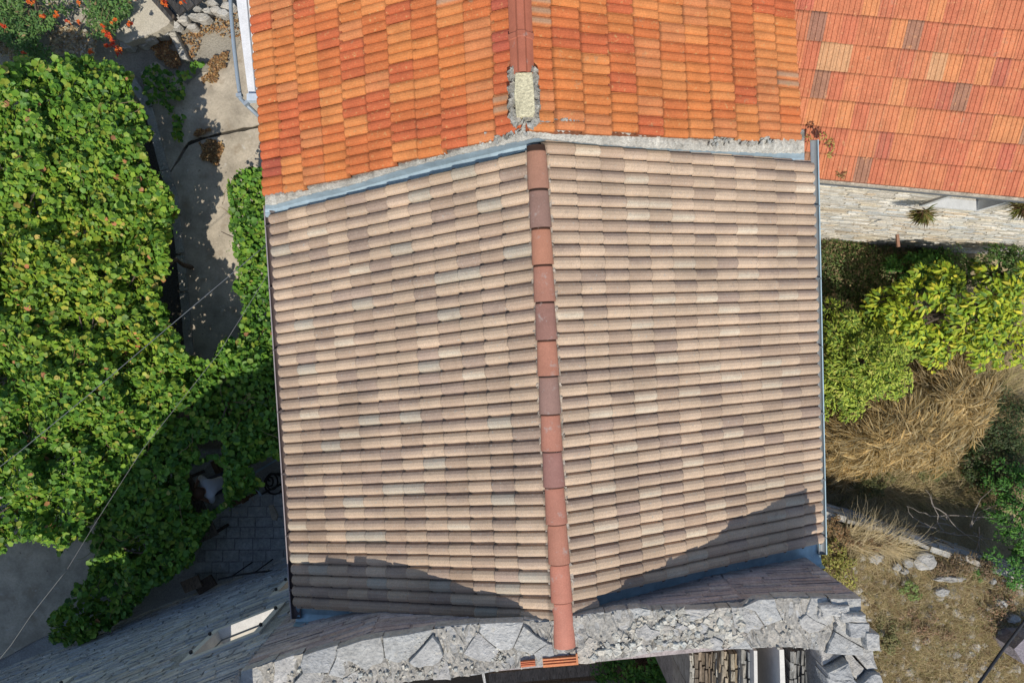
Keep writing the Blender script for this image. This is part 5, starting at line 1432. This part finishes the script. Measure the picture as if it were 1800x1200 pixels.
def on_roof(px, py):
    lft = px < 955
    f_ = zroof(px, ZR, ZE, np.interp(py, [378, 1078], [480, 524]), np.interp(py, [285, 972], [1424, 1441]), ridge_x(py))
    return f_
b = B()
for k in range(420):
    q_ = random.random()
    if q_ < .62:
        x = random.uniform(528, 800); y = 1046 - (x - 528) * .02 + random.choice((-44, -22, 0, 20)) + random.uniform(-3, 3) + (x - 528) * .10
    else: x = random.uniform(500, 1430); y = random.uniform(600, 1010)
    if abs(x - ridge_x(y)) < 25: continue
    z = float(on_roof(x, y)) + .045; s_ = random.uniform(.006, .015)
    b.box(P(x, y, z), (s_, s_, s_), Matrix.Rotation(random.uniform(0, 3), 3, 'Z'), jitc((.48, .47, .44), .2))
o = link("roof_grit", b.mesh("roof_grit", M_stone), kind='stuff'); props(o, "scattered mortar crumbs in the valleys of the brown roof", "grit")

# ------------------------------------------------------------------ person at a table under the vine
def skin_chain(name, chains, m, parent, sub=2, lvl_root=None):
    me = bpy.data.meshes.new(name); V = []; E = []; R = []
    for ch in chains:
        prev = None
        for (p, r) in ch:
            if isinstance(p, int): prev = p; continue
            V.append(p); R.append(r); k = len(V) - 1
            if prev is not None: E.append((prev, k))
            prev = k
    me.from_pydata(V, E, []); o = bpy.data.objects.new(name, me); COL.objects.link(o)
    sk = o.modifiers.new("skin", 'SKIN'); sk.use_smooth_shade = True
    for i, r in enumerate(R):
        rr = r if isinstance(r, tuple) else (r, r)
        me.skin_vertices[0].data[i].radius = rr
    me.skin_vertices[0].data[0].use_root = True
    s_ = o.modifiers.new("sub", 'SUBSURF'); s_.levels = sub; s_.render_levels = sub
    bpy.context.view_layer.update()
    dg = bpy.context.evaluated_depsgraph_get(); nm = bpy.data.meshes.new_from_object(o.evaluated_get(dg)); bpy.data.objects.remove(o)
    nm.name = name; nm.materials.clear(); nm.materials.append(m); nm.polygons.foreach_set("use_smooth", [True] * len(nm.polygons))
    return nm
def person():
    root_p = P(372, 855, .9)
    T = Matrix.Translation(Vector((root_p.x, root_p.y, 0))) @ Matrix.Rotation(math.radians(205), 4, 'Z')   # +x is forward
    w = lambda x, y, z: (T @ Vector((x, y, z)))
    r = thing("person", "person in a white shirt leaning over a table under the vine leaves", "person", (root_p.x, root_p.y, 0))
    shirt = [[(w(-.08, 0, .52), (.13, .11)), (w(-.07, 0, .66), (.13, .11)), (w(-.02, 0, .86), (.15, .11)), (w(.05, 0, 1.02), (.15, .10)), (w(.09, 0, 1.09), (.08, .07))],
             [(3, 0), (w(.03, .16, 1.03), .075), (w(.05, .21, .98), .065), (w(.14, .26, .86), .055)],
             [(3, 0), (w(.03, -.16, 1.03), .075), (w(.05, -.21, .98), .065), (w(.15, -.26, .86), .055)]]
    sm_ = skin_chain("shirt", shirt, M_cloth, r); 
    body = [[(w(.05, 0, 1.04), .06), (w(.075, 0, 1.12), .055), (w(.09, 0, 1.19), (.085, .075)), (w(.12, 0, 1.23), (.095, .08)), (w(.18, 0, 1.18), (.07, .065)), (w(.20, 0, 1.13), (.04, .04))]]
    for sy in (1, -1):
        body.append([(0, 0), (w(.06, sy * .14, 1.02), .045), (w(.09, sy * .22, .92), .042), (w(.17, sy * .27, .82), .040), (w(.28, sy * .18, .79), .032), (w(.36, sy * .10, .785), .026), (w(.41, sy * .06, .785), .030)])
        nb = {1: 12, -1: 18}[sy]
        for f_, (dx, dy) in enumerate(((.07, .035), (.085, .015), (.08, -.005), (.065, -.022))):
            body.append([(nb, 0), (w(.41 + dx * .6, sy * (.06 + dy), .785), .010), (w(.41 + dx, sy * (.06 + dy * 1.1), .775), .008)])
        body.append([(nb, 0), (w(.42, sy * .02, .785), .011), (w(.45, sy * .0, .78), .009)])
    # indexes: chain 0 has six vertices 0..5, each arm six, each finger two
    V = []; fixed = []
    cnt = 0; fixed_b = []
    first = body[0]; cnt = 6; out = [first]
    pos = 1
    for sy in (1, -1):
        arm_ = body[pos]; pos += 1; out.append(arm_); cnt += 6; hand = cnt - 1
        for _ in range(5):
            fg = body[pos]; pos += 1; out.append([(hand, 0)] + fg[1:]); cnt += 2
    bm_ = skin_chain("body", out, M_skin, r)
    link("body", bm_, r)
    link("shirt", sm_, r)
    hb = B(); c = w(.105, 0, 1.265); ball(hb, c, .122, .9, .10, (1, 1, 1), 14, 9, 3); link("hair", hb.mesh("hair", M_hair, True), r)
    fb = B(); fb.tube([w(.205, 0, 1.17), w(.238, 0, 1.145)], [.018, .010], 6); 
    for sy in (1, -1): fb.tube([w(.12, sy * .085, 1.20), w(.12, sy * .118, 1.21)], [.022, .016], 6)
    link("face", fb.mesh("face", M_skin, True), r)
    lg = [[(w(-.09, 0, .52), (.13, .12))] ]
    for sy in (1, -1): lg.append([(0, 0), (w(-.08, sy * .10, .50), .095), (w(.28, sy * .13, .50), .075), (w(.34, sy * .13, .28), .058), (w(.34, sy * .13, .09), .045), (w(.45, sy * .14, .055), .042)])
    link("trousers", skin_chain("trousers", lg, M_denim, r), r)
    # bench and table
    bn = thing("bench", "brown wooden bench behind the person in the white shirt", "bench", tuple(w(-.3, 0, 0)))
    rotm = T.to_3x3()
    for k in range(3):
        b = B(); b.box(w(-.24 + k * .12, 0.05, .42), (.105, 1.0, .03), rotm, (.20, .12, .07)); link("seat_slat", b.mesh("seat_slat", M_wood), bn)
    for k in range(2):
        b = B(); b.box(w(-.40, .05, .66 + k * .16), (.03, 1.0, .12), rotm, (.22, .13, .075)); link("back_slat", b.mesh("back_slat", M_wood), bn)
    for sx, sy in ((-.36, -.4), (-.36, .5), (.0, -.4), (.0, .5)):
        b = B(); b.box(w(sx, sy, .42 if sx < -.2 else .2), (.05, .05, .84 if sx < -.2 else .4), rotm, (.18, .11, .065)); link("leg", b.mesh("leg", M_wood), bn)
    tb_ = thing("table", "dark brown garden table in front of the person under the vine", "table", tuple(w(.75, 0, 0)))
    for k in range(5):
        b = B(); b.box(w(.42 + k * .15, .25, .74), (.142, 1.3, .03), rotm, (.24, .20, .16)); link("plank", b.mesh("plank", M_wood), tb_)
    for sx, sy in ((.46, -.35), (1.0, -.35), (.46, .85), (1.0, .85)):
        b = B(); b.box(w(sx, sy, .36), (.06, .06, .71), rotm, (.10, .08, .07)); link("leg", b.mesh("leg", M_wood), tb_)
person()

# metal frame and coiled hose by the house
fr = thing("metal_frame", "pale blue angled metal bar frame beside the shaded house wall", "metal frame", tuple(P(450, 845)))
for (a1, a2, w_) in (((436, 838, 1.0), (505, 796, 1.0), .035), ((436, 836, 1.0), (443, 846, .95), .04), ((449, 853, .5), (459, 871, .5), .035)):
    b = B(); b.bar(P(*a1), P(*a2), w_, w_, (.32, .42, .50)); link("bar", b.mesh("bar", M_gutter), fr)
hs = B()
for (cx, cy_, rx, ry, z, t0, t1) in ((478, 846, 10, 14, .3, 0, 6.3), (482, 850, 17, 18, .25, .6, 5.4), (474, 846, 6, 8, .4, 1, 7.2), (490, 840, 20, 8, .3, 2.4, 6.0)):
    hs.tube([P(cx + math.cos(t) * rx, cy_ + math.sin(t) * ry, z + .05 * math.sin(t * 2)) for t in np.linspace(t0, t1, 22)], .018, 7)
hs.tube([P(458, 869, .2), P(472, 862, .2), P(500, 848, .2)], .022, 7)
props(link("hose_coil", hs.mesh("hose_coil", M_black, True)), "tangled black hose coiled on the paving next to the house", "hose")
